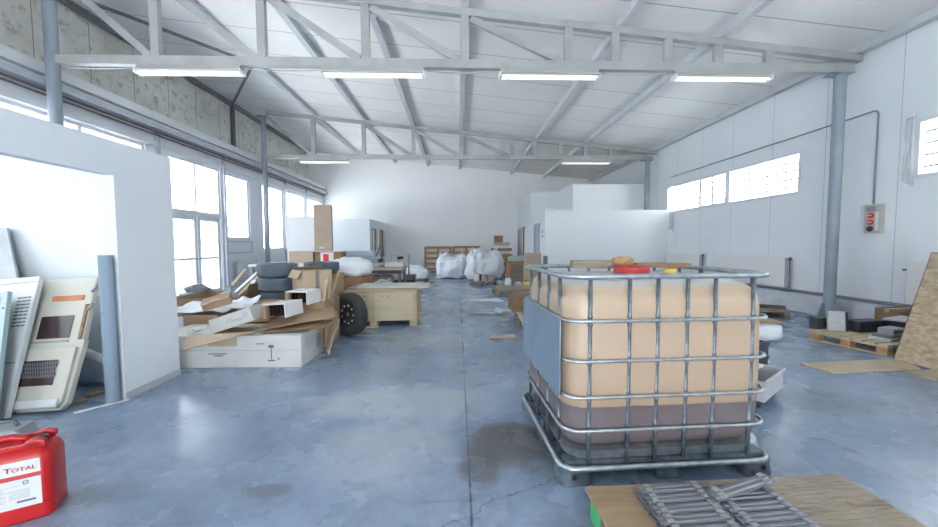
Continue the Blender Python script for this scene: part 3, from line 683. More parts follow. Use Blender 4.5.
# ------------------------------------------------------------------ generic props
def carton(name, label, w, d, h, loc, rot=0, mt='cardboard', cat='cardboard box', group=None, tape='tape', tapey=False, tiltx=0, tilty=0, strip=True):
    t = thing(name, label, cat, loc, (tiltx, tilty, rot), group)
    B(-w / 2, w / 2, -d / 2, d / 2, 0, h).build('body', mt, t, bevel=.004)
    if strip:
        if tapey: B(-.025, .025, -d / 2 - .002, d / 2 + .002, h - .05, h + .002).build('tape', tape, t)
        else: B(-w / 2 - .002, w / 2 + .002, -.025, .025, h - .05, h + .002).build('tape', tape, t)
    return t
def openbox(name, label, w, d, h, loc, rot, mt, flaps=((0, 30), (1, 110), (2, 40), (3, 130)), fl=None, tape=None, group=None):
    t = thing(name, label, 'cardboard box', loc, rot, group); k = .006
    mb = MB(); mb.box(-w / 2, w / 2, -d / 2, d / 2, 0, k).box(-w / 2, w / 2, -d / 2, -d / 2 + k, k, h).box(-w / 2, w / 2, d / 2 - k, d / 2, k, h)
    mb.box(-w / 2, -w / 2 + k, -d / 2 + k, d / 2 - k, k, h).box(w / 2 - k, w / 2, -d / 2 + k, d / 2 - k, k, h); mb.build('body', mt, t)
    fl = fl or min(w, d) * .45
    for s, a in flaps:      # 0 front, 1 right, 2 back, 3 left ; angle from upright outwards
        L_ = w if s in (0, 2) else d; off = d / 2 if s in (0, 2) else w / 2
        mb = MB(); mb.box(-L_ / 2 + .004, L_ / 2 - .004, 0, .005, 0, fl, Matrix.Rotation(R(a), 4, 'X'))
        m4 = Matrix.Rotation({0: 0, 1: R(90), 2: PI, 3: -R(90)}[s], 4, 'Z') @ Matrix.Translation((0, -off, h))
        bmesh.ops.transform(mb.bm, matrix=m4, verts=mb.bm.verts); mb.build('flap', mt, t)
    if tape:
        for (x, y, ax) in tape:
            if ax == 'f': B(x - .025, x + .025, -d / 2 - .002, -d / 2 + .001, .05, h).build('tape', 'tape_dark', t)
            else: B(w / 2 - .001, w / 2 + .002, y - .025, y + .025, .05, h).build('tape', 'tape_dark', t)
    return t
def pallet(name, label, w, d, loc, rot=0, h=.13, mt='wood_light', group='wooden pallets', boards=7, cat='pallet', blockmt=None, tilt=None):
    t = thing(name, label, cat, loc, tilt or rot, group)
    bw = d / boards * .72
    for i in range(boards):
        y = -d / 2 + bw / 2 + (d - bw) * i / (boards - 1); B(-w / 2, w / 2, y - bw / 2, y + bw / 2, h - .02, h).build('deck_board', mt, t)
    for x in (-w / 2 + .05, 0, w / 2 - .05):
        B(x - .05, x + .05, -d / 2, d / 2, h - .04, h - .02).build('stringer', mt, t)
        for y in (-d / 2 + .05, 0, d / 2 - .05): B(x - .05, x + .05, y - .05, y + .05, .018, h - .04).build('block', blockmt or mt, t)
        B(x - .05, x + .05, -d / 2, d / 2, 0, .018).build('bottom_board', mt, t)
    return t
def one(mb, name, mt, label, cat, group=None, **k): return tag(mb.build(name, mt, **k), label, cat, group)

# ------------------------------------------------------------------ left pile of packaging
# long white flat carton on the floor
t = thing('long_carton', 'long worn white carton lying on the floor under the cardboard heap', 'cardboard box', (-2.55, 4.30, 0), R(-1))
B(-.82, .82, -.31, .31, 0, .355).build('body', 'carton_white', t, bevel=.005)
mb = MB(); mb.box(-.821, .821, -.313, -.309, .19, .195); mb.build('fold_line', 'ink_grey', t)
mb = MB()
for (x, w_, z_) in ((-.62, .11, .285), (-.20, .20, .150), (-.14, .10, .128), (.32, .10, .26)): mb.box(x, x + w_, -.3125, -.3105, z_, z_ + .010)
mb.box(.46, .52, -.3125, -.3105, .22, .25).box(.485, .495, -.3125, -.3105, .09, .22).box(.45, .53, -.3125, -.3105, .07, .085).box(.56, .575, -.3125, -.3105, .085, .11)
mb.build('printed_marks', 'label_ink', t)
mb = MB()
for k in range(5): mb.box(.8205, .8225, -.22, .02, .17 + k * .026, .178 + k * .026)
mb.box(.8205, .8225, .08, .22, .10, .27); mb.build('side_print', 'ink_grey', t)
B(-.20, .12, -.3122, -.3108, .24, .352).build('tan_patch', 'cardboard_light', t)
# base cartons that carry the heap
carton('cardboard_box', 'closed brown carton under the open box with dark tape', .58, .60, .60, (-2.05, 5.06, 0), 0, 'cardboard')
carton('cardboard_box', 'brown carton under the tyre stack', .50, .50, .06, (-2.67, 5.42, 0), 0, 'cardboard_dark')
# tyres
def tyre(R_, w, mt, label, loc, rot, grp, rim=False):
    t = thing('tyre', label, 'tyre', loc, rot, grp); ri = R_ * .60; h = w / 2
    prof = [(ri, -h * .7), (ri + .02, -h * .92), (R_ * .82, -h), (R_ * .95, -h * .86), (R_ * .985, -h * .72)]
    for k in range(5):
        z = -h * .62 + k * h * .31; prof += [(R_, z - .0), (R_, z + h * .18), (R_ - .008, z + h * .19), (R_ - .008, z + h * .29)]
    prof += [(R_ * .985, h * .80), (R_ * .95, h * .88), (R_ * .82, h), (ri + .02, h * .92), (ri, h * .7), (ri + .015, 0)]
    MB().lathe(prof, 40, None, True).build('carcass', mt, t, smooth='auto')
    if rim:
        MB().lathe([(ri, -h * .75), (ri + .012, -h * .85), (ri + .012, -h * .9), (ri - .01, -h * .85), (ri - .02, -h * .4), (ri * .9, h * .3), (ri * .5, h * .36), (.03, h * .36), (.03, h * .42), (ri * .92, h * .42), (ri, h * .5)], 32, None, True).build('rim', 'black_blue', t, smooth='auto')
        mb = MB()
        for k in range(9):
            a = 2 * PI * k / 9; mb.lathe([(.014, h * .43), (.014, h * .52)], 10, Matrix.Translation((ri * .70 * math.cos(a), ri * .70 * math.sin(a), 0)))
        mb.build('bolt_ring', 'label_white', t)
    return t
for k in range(5):
    z = .063 + .205 * k + .10
    tyre(.275 - (.035 if k == 2 else 0), .2, 'rubber_dusty', {4: 'dusty blue-grey tyre, topmost of the stack left of the open carton', 3: 'dusty blue-grey tyre, second from the top of the stack left of the open carton', 2: 'smaller dusty tyre, third from the top of the stack left of the open carton'}.get(k, 'dusty tyre low in the stack, hidden behind the cartons'),
         (-2.68 + (.02 if k % 2 else 0), 5.42, z), R(20 * k), 'tyres stacked behind the cartons')
carton('cardboard_box', 'tall plain brown carton hidden behind the open box', .56, .5, .88, (-2.25, 6.0, 0), 0, 'cardboard')
tyre(.275, .19, 'rubber_dusty', 'dusty tyre lying behind the open cardboard box with dark tape', (-2.25, 6.0, .978), 0, 'tyres stacked behind the cartons')
# standing wheel
tyre(.315, .20, 'rubber', 'black wheel standing on edge beside the light wooden crate', (-1.63, 5.42, .315), (R(90), 0, R(-35)), 'loose wheels', True)
# open box with tape
openbox('open_cardboard_box', 'open tan cardboard box with dark tape, beside the tyre stack', .40, .40, .40, (-2.08, 5.17, .602), R(42), 'cardboard_light', flaps=((2, -70), (3, 150)), fl=.12, tape=((0, 0, 'f'), (0, .03, 'r')))
# big open carton with planks and a grey can
openbox('open_cardboard_box', 'wide open brown carton holding planks and a grey can', 1.05, .95, .60, (-3.62, 5.66, 0), R(4), 'cardboard', flaps=((0, 174), (1, 20)), fl=.20)
t = thing('metal_can', 'grey metal can standing in the wide open carton', 'can', (-3.42, 5.45, .008))
MB().lathe([(.12, 0), (.12, .60), (.11, .63), (.04, .66), (.04, .72), (.001, .72)], 24).build('drum', 'grey_blue', t, smooth='auto')
MB().lathe([(.042, .72), (.042, .75), (.001, .75)], 16).build('cap', 'grey_mid', t)
for k, (a, b_, mt_) in enumerate((((-4.02, 5.45, .03), (-3.42, 6.38, .95), 'frame_white'), ((-3.84, 5.38, .03), (-3.33, 6.42, .98), 'carton_pink'), ((-4.03, 5.55, .03), (-3.70, 6.36, .93), 'wood_light'), ((-3.25, 5.35, .03), (-3.19, 5.7, .80), 'frame_white'))):
    one(MB().bar(a, b_, .07, .02), 'plank', mt_, ('long white plank leaning in the wide open carton', 'pinkish plank sticking out of the wide open carton', 'light wooden plank leaning in the wide open carton', 'short white plank at the right of the wide open carton')[k], 'plank', 'planks in the open carton')
# brown carton wrapped in film at the far left of the heap
t = carton('cardboard_box', 'brown carton half wrapped in clear film beside the partition', .62, .48, .46, (-3.40, 4.88, 0), R(2), 'cardboard')
B(-.315, -.10, -.246, -.241, .02, .45).build('film_wrap', 'film_white', t)
one(MB().sheet([(-3.75, 4.66, .50), (-3.02, 4.66, .49), (-2.95, 5.1, .60), (-3.72, 5.12, .56)], .006, 14, 8, .06, 4), 'paper_sheet', 'paper_white', 'crumpled white paper over the film wrapped carton', 'paper', smooth=True)
# small torn carton piece + flaps
t = thing('torn_carton', 'torn open brown carton lying on top of the film wrapped box', 'cardboard box', (-3.02, 4.60, .60), (R(10), R(-14), R(25)))
B(-.15, .15, -.11, .11, 0, .10).build('body', 'cardboard', t); MB().sheet([(-.15, -.11, .10), (.15, -.11, .10), (.17, -.24, .13), (-.13, -.24, .11)], .005, 4, 3, .02).build('flap', 'cardboard_light', t)
one(MB().sheet([(-2.88, 4.6, .365), (-2.42, 4.64, .38), (-2.42, 5.0, .60), (-2.98, 5.05, .60)], .006, 8, 6, .015, 7), 'cardboard_sheet', 'cardboard', 'bent brown cardboard flap in the middle of the heap behind the tilted white carton', 'cardboard sheet')
# tilted white carton with printed side
t = thing('white_carton', 'white printed carton tilted on its edge in the heap', 'cardboard box', (-2.55, 4.10, .508), (0, R(-18), R(2)))
B(-.235, .235, -.02, .26, -.078, .078).build('body', 'carton_white', t, bevel=.003)
mb = MB()
for x, w_, z_ in ((-.06, .20, -.01), (.0, .12, -.028), (-.05, .07, .012)): mb.box(x, x + w_, -.0225, -.0205, z_, z_ + .008)
for x in (.155, .185): mb.lathe([(.016, 0), (.016, .002), (.011, .002), (.011, 0)], 16, Matrix.Translation((x, -.021, .015)) @ Matrix.Rotation(R(90), 4, 'X') @ Matrix.Diagonal((.6, 1.5, 1, 1)), True)
mb.build('printed_marks', 'ink_grey', t)
t = carton('cardboard_box', 'small carton with a white top beside the tilted white carton', .20, .22, .15, (-2.38, 4.52, .47), R(-12), 'cardboard_light', strip=False)
B(-.101, .101, -.111, .111, .148, .153).build('white_top', 'carton_white', t)
carton('cardboard_box', 'brown carton buried under the white boxes of the heap', .44, .34, .36, (-2.62, 4.84, 0), 0, 'cardboard_dark')
# cardboard sheets over the long carton
one(MB().sheet([(-2.30, 4.12, .385), (-1.46, 4.28, .50), (-1.62, 4.70, .55), (-2.30, 4.70, .44)], .007, 14, 8, .015, 2), 'cardboard_sheet', 'cardboard', 'large brown cardboard sheet sloping over the right of the long carton', 'cardboard sheet', 'loose cardboard sheets')
one(MB().sheet([(-2.22, 4.04, .365), (-1.55, 4.12, .40), (-1.52, 4.36, .44), (-2.2, 4.4, .38)], .007, 12, 5, .008, 5), 'cardboard_sheet', 'cardboard_dark', 'lower brown cardboard sheet just over the edge of the long carton', 'cardboard sheet', 'loose cardboard sheets')
one(MB().sheet([(-2.98, 3.90, .22), (-2.26, 3.93, .392), (-2.24, 4.02, .392), (-2.96, 3.975, .36)], .008, 14, 4, .008, 9, sag=.01), 'cardboard_sheet', 'cardboard_light', 'long bent tan strip drooping over the front of the long carton', 'cardboard sheet', 'loose cardboard sheets')
one(MB().sheet([(-2.72, 4.05, .364), (-2.32, 4.04, .364), (-2.32, 4.36, .364), (-2.74, 4.36, .364)], .006, 10, 5, .002, 13), 'cardboard_sheet', 'cardboard', 'brown cardboard sheet under the tilted white carton', 'cardboard sheet', 'loose cardboard sheets')
t = carton('cardboard_box', 'small white carton on the left end of the long carton', .17, .10, .05, (-2.90, 4.04, .395), R(-22), 'carton_white', strip=False, tilty=R(-20))
B(.0, .05, -.052, -.0495, .01, .03).build('printed_mark', 'ink_grey', t)
one(MB().sheet([(-1.70, 4.64, .02), (-1.58, 4.35, .02), (-1.46, 4.42, .44), (-1.60, 4.72, .50)], .008, 6, 8, .04, 3), 'cardboard_sheet', 'cardboard_light', 'tan cardboard standing at the right end of the long carton', 'cardboard sheet', 'loose cardboard sheets')
# white shell chassis
def chassis(label, loc, rot):
    t = thing('equipment_shell', label, 'equipment shell', loc, rot, 'white open equipment shells')
    B(-.15, .15, -.16, .16, .155, .17).build('cover', 'label_white', t, bevel=.003)
    B(.138, .15, -.16, .16, 0, .155).build('side_panel', 'label_white', t)
    B(-.15, -.10, -.16, -.02, 0, .15).build('side_block', 'cardboard', t)
    B(-.10, .138, .148, .16, 0, .155).build('back_panel', 'grey_mid', t)
    mb = MB()
    for k in range(5): mb.box(-.09 + k * .05, -.08 + k * .05, -.12, .14, .02, .15)
    mb.box(-.1, .138, .0, .148, .004, .15); mb.build('inner_rack', 'window_dark', t)
    for y in (-.05, .06): MB().lathe([(.012, .17), (.012, .174), (.001, .174)], 10, Matrix.Translation((.0, y, 0))).build('screw', 'ink_grey', t)
    return t
chassis('white open equipment shell nearest the front of the heap', (-2.09, 4.34, .505), (0, R(-5), R(-12)))
chassis('white open equipment shell just behind the front one', (-2.00, 4.69, .603), (0, 0, R(-10)))
# slats standing at the right of the open box
for k, (a, b_) in enumerate((((-1.83, 4.84, .602), (-1.81, 4.90, .86)), ((-1.785, 4.80, .602), (-1.77, 4.90, .90)), ((-1.785, 4.98, .602), (-1.76, 5.02, .84)), ((-1.78, 5.06, .601), (-1.70, 5.16, .98)))):
    one(MB().bar(a, b_, .035, .012), 'lath', 'wood_light' if k != 2 else 'cardboard_light', ('leftmost thin light lath leaning by the open cardboard box', 'second thin light lath leaning by the open cardboard box', 'shortest lath right of the open cardboard box', 'tallest lath near the standing black wheel')[k], 'lath', 'laths right of the open box')
# film sheets
one(MB().sheet([(-3.1, 4.78, .53), (-2.75, 4.78, .50), (-2.7, 5.0, .66), (-3.05, 5.1, .62)], .004, 8, 8, .07, 21), 'plastic_sheet', 'film_white', 'crumpled clear plastic sheet near the tilted white carton', 'plastic sheet', smooth=True)
t = thing('plant_tray', 'blue-grey tray of clutter on the floor by the glazed door', 'tray', (-4.75, 6.7, 0)); B(-.22, .22, -.18, .18, 0, .5).build('crate', 'grey_blue', t, bevel=.01)
MB().blob((0, 0, .55), (.2, .15, .08), .8, .05, 8, 3, None, 3).build('contents', 'pipe_grey', t)

# ------------------------------------------------------------------ bench rows further back on the left
t = thing('workbench', 'long table with a white top behind the tyre stack', 'table', (-3.51, 8.1, 0))
B(-.85, .85, -.5, .5, .90, .95).build('tabletop', 'paper_white', t, bevel=.005)
for sx in (-1, 1):
    for sy in (-1, 1): B(sx * .80 - .03, sx * .80 + .03, sy * .45 - .03, sy * .45 + .03, 0, .90).build('leg', 'grey_mid', t)
carton('cardboard_box', 'pinkish carton on the white table left of the red printed box', .52, .34, .26, (-3.46, 8.20, .951), 0, 'carton_pink', strip=False)
t = carton('cardboard_box', 'brown and white carton with a red mark under the tall carton', .56, .40, .25, (-2.86, 8.20, .95), 0, 'cardboard_dark', strip=False)
B(-.16, .12, -.205, -.199, .01, .24).build('white_panel', 'label_white', t); B(-.10, .02, -.209, -.204, .04, .20).build('red_print', 'red', t); B(-.30, .30, -.22, .22, .25, .265).build('lid', 'carton_white', t)
t = thing('tall_carton', 'very tall pinkish brown carton standing on the red printed box', 'cardboard box', (-3.02, 8.22, 1.215), R(14))
B(-.18, .18, -.16, .16, 0, 1.02).build('body', 'carton_pink', t, bevel=.004); B(.1795, .1815, -.03, .03, 0, 1.02).build('tape', 'tape', t)
mb = MB(); mb.box(-.08, .02, -.1615, -.1605, .06, .09); mb.build('printed_mark', 'label_white', t)
t = thing('display_board', 'large plain white board standing on the table behind the tall carton', 'board', (-3.60, 8.50, .95)); B(-.36, .36, -.012, .012, 0, 1.06).build('panel', 'partition_white', t, bevel=.003)
# white sack on a carton
carton('cardboard_box', 'brown carton under the white sack', .8, .7, .70, (-2.22, 7.5, 0), 0, 'cardboard_dark')
t = thing('sack', 'full white sack slumped on a carton left of the light crate', 'sack', (-2.20, 7.5, .70), R(5))
MB().blob((0, 0, .18), (.42, .32, .20), .75, .05, 4, 3, .0 - .17 + .0, 4, .03).build('bag', 'bag_white', t, smooth=True)
# light wooden crate
t = thing('wooden_crate', 'light plywood crate on feet with boards on top', 'crate', (-1.29, 6.44, 0), R(1.5))
W2, D2 = .585, .48
B(-W2, W2, -D2, D2, .09, .60).build('body', 'ply_crate', t, bevel=.004)
for x in (-.525, -.13, .525): B(x - .06, x + .06, -D2, D2, 0, .09).build('foot', 'wood_light', t)
for x in (-.13, ): B(x - .004, x + .004, -D2 - .002, -D2 + .002, .10, .59).build('seam', 'wood_old', t)
B(-W2 - .01, W2 + .01, -D2 - .012, -D2, .555, .60).build('top_batten', 'wood_light', t); B(W2 - .06, W2, -D2 - .012, -D2, .09, .555).build('edge_batten', 'wood_light', t)
for x in (-.28, .02, .12): MB().lathe([(.012, 0), (.012, .003)], 10, Matrix.Translation((x, -D2, .50)) @ Matrix.Rotation(R(90), 4, 'X')).build('nail_plate', 'dark_steel', t)
one(MB().box(-.62, .66, -.36, .40, 0, .02), 'board', 'wood_old', 'dark board lying directly on the light crate', 'board', loc=(-1.25, 6.40, .60), rot=(0, 0, R(-2)))
one(MB().box(-.55, .66, -.30, .32, 0, .025), 'board', 'cream_paint', 'cream board on top of the light crate', 'board', loc=(-1.17, 6.38, .62), rot=(0, 0, R(3)))
t = thing('glass_fitting', 'small teal glass fitting on the cream board of the crate', 'fitting', (-1.35, 6.55, .645)); B(-.16, .16, -.05, .05, 0, .03).build('base', 'teal_box', t)
MB().tube([(-.12, 0, .03), (-.05, 0, .08), (.05, 0, .05), (.13, 0, .09)], .018, 8).build('tube', 'teal_frame', t, smooth=True)
one(MB().box(-.3, .3, -.04, .04, 0, .02), 'plank', 'wood_light', 'thin plank on the floor behind the standing wheel', 'plank', loc=(-1.60, 5.88, .0), rot=(0, 0, R(4)))
# cluttered tables behind the crate
t = thing('work_table', 'table with a red-brown slatted top behind the light crate', 'table', (-1.88, 8.5, 0))
for k in range(6): B(-.62, .62, -.42 + k * .145, -.42 + k * .145 + .12, .78, .83).build('slat', 'wood_brown' if k % 2 else 'carton_pink', t)
B(-.60, .60, -.40, .40, .70, .78).build('frame', 'black_blue', t)
for sx in (-1, 1):
    for sy in (-1, 1): B(sx * .56 - .03, sx * .56 + .03, sy * .38 - .03, sy * .38 + .03, 0, .70).build('leg', 'dark_steel', t)
carton('cardboard_box', 'orange brown carton under the slatted table', .6, .4, .62, (-1.85, 8.5, 0), 0, 'wood_orange' if 0 else 'cardboard', strip=False)
def machine(label, loc, rot, mt, sc_=1.):
    t = thing('machine_part', label, 'machine part', loc, rot)
    B(-.2 * sc_, .2 * sc_, -.12, .12, 0, .12 * sc_).build('base', mt, t, bevel=.008); B(-.06, .08, -.08, .08, .12 * sc_, .28 * sc_).build('housing', 'grey_mid', t, bevel=.01)
    MB().tube([(.08, 0, .2 * sc_), (.22 * sc_, 0, .22 * sc_)], .03, 10).build('shaft', 'black', t, smooth='auto'); return t
machine('dark grey machine part on the right of the slatted table', (-1.52, 8.55, .83), .2, 'grey_light')
machine('small pale machine part in the middle of the slatted table', (-1.95, 8.62, .83), -.3, 'teal_box', .7)
t = thing('machine', 'blue-grey machine frame behind the white sack', 'machine', (-2.45, 9.4, 0))
B(-.42, .42, -.25, .25, .55, .98).build('cabinet', 'grey_light', t, bevel=.01); B(-.48, .48, -.28, .28, .98, 1.05).build('worktop', 'grey_blue', t, bevel=.008); B(-.40, .32, -.14, .14, 1.05, 1.20).build('beam', 'grey_blue', t, bevel=.02)
for sx in (-1, 1):
    for sy in (-1, 1): B(sx * .36 - .03, sx * .36 + .03, sy * .2 - .03, sy * .2 + .03, 0, .55).build('leg', 'dark_steel', t)
MB().tube([(.36, -.2, 1.05), (.46, -.2, 1.3), (.52, -.2, .95)], .03, 8).build('arm', 'pipe_grey', t, smooth=True)
pallet('wooden_pallet', 'dark pallet loaded with machine parts right of the slatted table', 1.0, .8, (-1.60, 10.4, 0), 0, mt='wood_dark', h=.14)
t = thing('machine_stand', 'dark machine with an upright rod standing on the dark pallet', 'machine', (-1.62, 10.4, .14))
B(-.36, .36, -.25, .25, 0, .22).build('base', 'black_blue', t, bevel=.01); B(-.25, .10, -.15, .15, .22, .44).build('motor', 'grey_light', t, bevel=.02)
MB().tube([(.20, 0, .22), (.20, 0, .95)], .022, 8).build('rod', 'pipe_grey', t, smooth=True); B(.12, .40, -.1, .1, .22, .36).build('gearbox', 'dark_steel', t, bevel=.015)
# bag on the dark skid in the middle distance
pallet('wooden_pallet', 'dark pallet under the lone white sack near the far left doors', 1.1, .8, (-1.62, 12.6, 0), 0, mt='wood_dark', h=.14)
t = thing('sack', 'low white sack with two tied loops on a dark pallet', 'sack', (-1.62, 12.6, .14), 0)
MB().blob((0, 0, .22), (.56, .36, .27), .7, .05, 3.2, 11, -.21, 4, .04).build('bag', 'bag_white', t, smooth=True)
for x in (-.12, .10): MB().tube([(x - .03, -.2, .43), (x, -.22, .48), (x + .03, -.2, .43)], .012, 6).build('loop', 'dark_steel', t, smooth=True)

# ------------------------------------------------------------------ far wall group
def wallpallet(label, x, w, h, mt):
    t = thing('slatted_panel', label, 'pallet', (x, YF - .34, 0), (R(-9), 0, 0), 'slatted wooden panels on the far wall')
    for k in range(5):
        z = .06 + (h - .14) * k / 4; B(-w / 2, w / 2, -.03, 0, z, z + .11).build('rail', mt, t)
    for x_ in (-w / 2 + .06, 0, w / 2 - .06): B(x_ - .05, x_ + .05, 0, .06, 0, h).build('post', mt, t)
    return t
wallpallet('orange-brown slatted wooden panel leaning on the far wall, left one', -1.02, 1.40, 1.24, 'wood_orange')
wallpallet('orange-brown slatted wooden panel leaning on the far wall, right one', .42, 1.42, 1.26, 'wood_orange')
def bigbag(label, loc, rx, ry, h, seed, mt, rot=0):
    t = thing('bulk_bag', label, 'bulk bag', loc, rot, 'white bulk bags')
    MB().blob((0, 0, h * .47), (rx, ry, h * .52), .62, .13, 2.1, seed, -h * .45, 5, .12).build('bag', mt, t, smooth=True)
    for sx in (-1, 1):
        x = sx * rx * .72
        MB().tube([(x - .07, 0, h * .80), (x - .05, 0, h * 1.02), (x, 0, h * 1.08), (x + .05, 0, h * 1.02), (x + .07, 0, h * .80)], .022, 6).build('lifting_loop', 'bag_white', t, smooth=True)
    return t
bigbag('crumpled grey-white bulk bag left of the bigger bulging bag', (-.28, 14.6, 0), .60, .48, .95, 4.3, 'film_white')
bigbag('big bulging white bulk bag right of the crumpled one', (1.02, 13.9, .0), .66, .55, 1.15, 9.1, 'bag_white', .3)
# stacked boxes
pallet('wooden_pallet', 'pallet carrying the tall pile of boxes at the far wall', 1.1, .8, (2.0, 16.6, 0), 0, mt='wood_old')
cols = (('wood_brown', .9, .32), ('wood_old', 1.0, .26), ('wood_orange', .95, .20), ('carton_white', .85, .14), ('cardboard_dark', .9, .12), ('label_white', .78, .13), ('carton_pink', .72, .14), ('cardboard_dark', .36, .30))
z = .13; names = ('lowest brown carton of the far pile', 'second lowest grey-brown carton of the far pile', 'orange-brown carton of the far pile above the grey-brown one', 'worn white carton in the middle of the far pile',
                  'flat dark brown carton in the middle of the far pile', 'plain white carton near the top of the far pile', 'pinkish carton second from the top of the far pile', 'small brown box on top of the far pile of boxes')
for k, (mt_, w_, h_) in enumerate(cols):
    carton('cardboard_box', names[k], w_, .5, h_, (2.0 - .12 * (k % 2) * .5 - (.08 if k == 7 else 0), 16.6, z), R(3 * (k % 3 - 1)), mt_, strip=k in (3, 5, 7), tapey=True, group='boxes piled by the far wall'); z += h_ + .002
# brown crate with grey-teal top things
t = thing('wooden_crate', 'orange-brown wooden crate right of the bulging white bag', 'crate', (2.16, 12.75, 0))
B(-.38, .38, -.32, .32, .0, .72).build('body', 'wood_old', t)
for sx in (-1, 1):
    B(sx * .38 - .05, sx * .38 + .05, -.36, -.32, 0, .76).build('corner_post', 'wood_orange', t); B(sx * .38 - .05, sx * .38 + .05, .32, .36, 0, .76).build('corner_post', 'wood_orange', t)
B(-.43, .43, -.38, -.32, .68, .77).build('top_rail', 'wood_orange', t)
t = thing('plastic_tray', 'pale teal tray on the orange-brown crate', 'tray', (2.1, 12.75, .77)); B(-.3, .25, -.2, .2, 0, .14).build('tray', 'teal_box', t, bevel=.01); B(-.26, .21, -.16, .16, .14, .17).build('contents', 'grey_light', t)
carton('cardboard_box', 'tan carton standing between the crate and the office door', .46, .36, .42, (2.36, 11.35, .662), R(5), 'carton_pink')
carton('cardboard_box', 'grey carton under the tan carton by the office door', .50, .42, .66, (2.36, 11.35, 0), 0, 'cardboard_light')
t = thing('crate_chair', 'dark frame trolley beside the tan carton', 'trolley', (2.66, 10.9, 0)); B(-.02, .02, -.2, .2, 0, 1.0).build('frame', 'dark_steel', t); B(-.18, .02, -.2, .2, .3, .33).build('shelf', 'dark_steel', t)
# cluttered pallets between bag and tank
pallet('wooden_pallet', 'dark low pallet in front of the bulging white bag', .95, .7, (.88, 12.25, 0), 0, mt='wood_brown', h=.13)
pallet('wooden_pallet', 'old grey-brown pallet holding small drums and clutter', 1.0, .8, (1.48, 9.75, 0), R(2), mt='wood_old', h=.14)
cl = [('white drum', 'label_white', .09, .24), ('blue-grey drum', 'grey_blue', .08, .20), ('grey tin', 'grey_light', .07, .16), ('black tin', 'black_blue', .08, .18), ('teal tin', 'teal_box', .06, .14), ('rusty tin', 'rust_orange', .06, .15)]
pos = [(.62, 12.1), (.86, 12.0), (1.10, 12.15), (.74, 12.4), (1.2, 12.4), (.98, 12.4)]
for (nm, mt_, r_, h_), (x, y) in zip(cl, pos):
    t = thing('small_drum', nm + ' on the dark pallet in front of the bulging bag', 'tin', (x, y, .13), 0, 'tins on the dark pallet')
    MB().lathe([(r_, 0), (r_, h_), (r_ * .93, h_ + .004), (.001, h_ + .004)], 16).build('can', mt_, t, smooth='auto'); MB().lathe([(r_ * .95, h_ + .004), (r_ * .95, h_ + .02), (.001, h_ + .02)], 16).build('lid', 'grey_mid', t, smooth='auto')
cl2 = [('pale blue canister', 'plate_blue', .11, .26, 1.14, 9.6), ('white canister', 'label_white', .09, .30, 1.36, 9.75), ('grey canister', 'grey_light', .10, .22, 1.60, 9.55), ('yellow canister', 'yellow_blob', .10, .20, 1.84, 9.7)]
for nm, mt_, r_, h_, x, y in cl2:
    t = thing('canister', nm + ' on the old pallet behind the brown carton', 'canister', (x, y, .14), 0, 'canisters on the old pallet')
    MB().lathe([(r_, 0), (r_, h_ * .8), (r_ * .5, h_), (r_ * .3, h_ * 1.02), (.001, h_ * 1.02)], 16).build('can', mt_, t, smooth='auto'); MB().lathe([(r_ * .35, h_), (r_ * .35, h_ * 1.12), (.001, h_ * 1.12)], 12).build('cap', 'red' if mt_ == 'label_white' else 'black', t)
# brown carton in front of them on a pallet
pallet('wooden_pallet', 'pale pallet on the floor left of the caged tank', 1.2, .8, (1.42, 6.0, 0), R(87), mt='cream_paint', h=.145, blockmt='wood_brown')
t = thing('wooden_box', 'brown slatted box on the pale pallet left of the tank', 'box', (1.26, 6.62 - .14 + .12, .145), R(3))
B(-.30, .30, -.22, .22, 0, .36).build('body', 'cardboard_dark' if 0 else 'wood_brown', t); B(-.32, .32, -.24, -.20, .32, .37).build('rim', 'wood_old', t); B(-.012, .012, -.226, -.219, 0, .36).build('seam', 'wood_dark', t)
one(MB().box(-.55, .5, -.3, .3, 0, .035), 'board', 'wood_old', 'grey-brown boards lying on the brown slatted box', 'board', loc=(1.26, 6.72, .515), rot=(0, 0, R(-3)))
t = thing('concrete_block', 'grey block on the pale pallet in front of the brown slatted box', 'block', (1.36, 5.86, .145)); B(-.2, .2, -.22, .22, 0, .12).build('block', 'wood_old', t, bevel=.01)
t = MB().blob((.80, 6.9, .06), (.11, .08, .06), .8, .05, 9, 2, -.058, 3).build('paper_ball', 'paper_white', smooth=True); tag(t, 'crumpled white paper at the left of the brown slatted box', 'paper')
# scraps on floor
one(MB().sheet([(.44, 5.05, .012), (.80, 5.02, .012), (.84, 5.22, .02), (.5, 5.25, .02)], .006, 6, 4, .012, 3), 'cardboard_scrap', 'carton_pink', 'flat piece of cardboard on the floor left of the tank', 'cardboard scrap')
one(MB().sheet([(.25, 8.45, .012), (1.1, 8.4, .012), (1.0, 8.85, .012), (.3, 8.9, .012)], .006, 8, 5, .015, 6), 'film_scrap', 'film_white', 'white film lying flat on the floor behind the pale pallet', 'film scrap')
one(MB().sheet([(.22, 6.9, .012), (.72, 6.86, .012), (.7, 7.05, .012), (.25, 7.1, .012)], .005, 6, 3, .012, 8), 'paper_scrap', 'grey_light', 'grey scrap lying on the floor left of the brown slatted box', 'paper scrap')

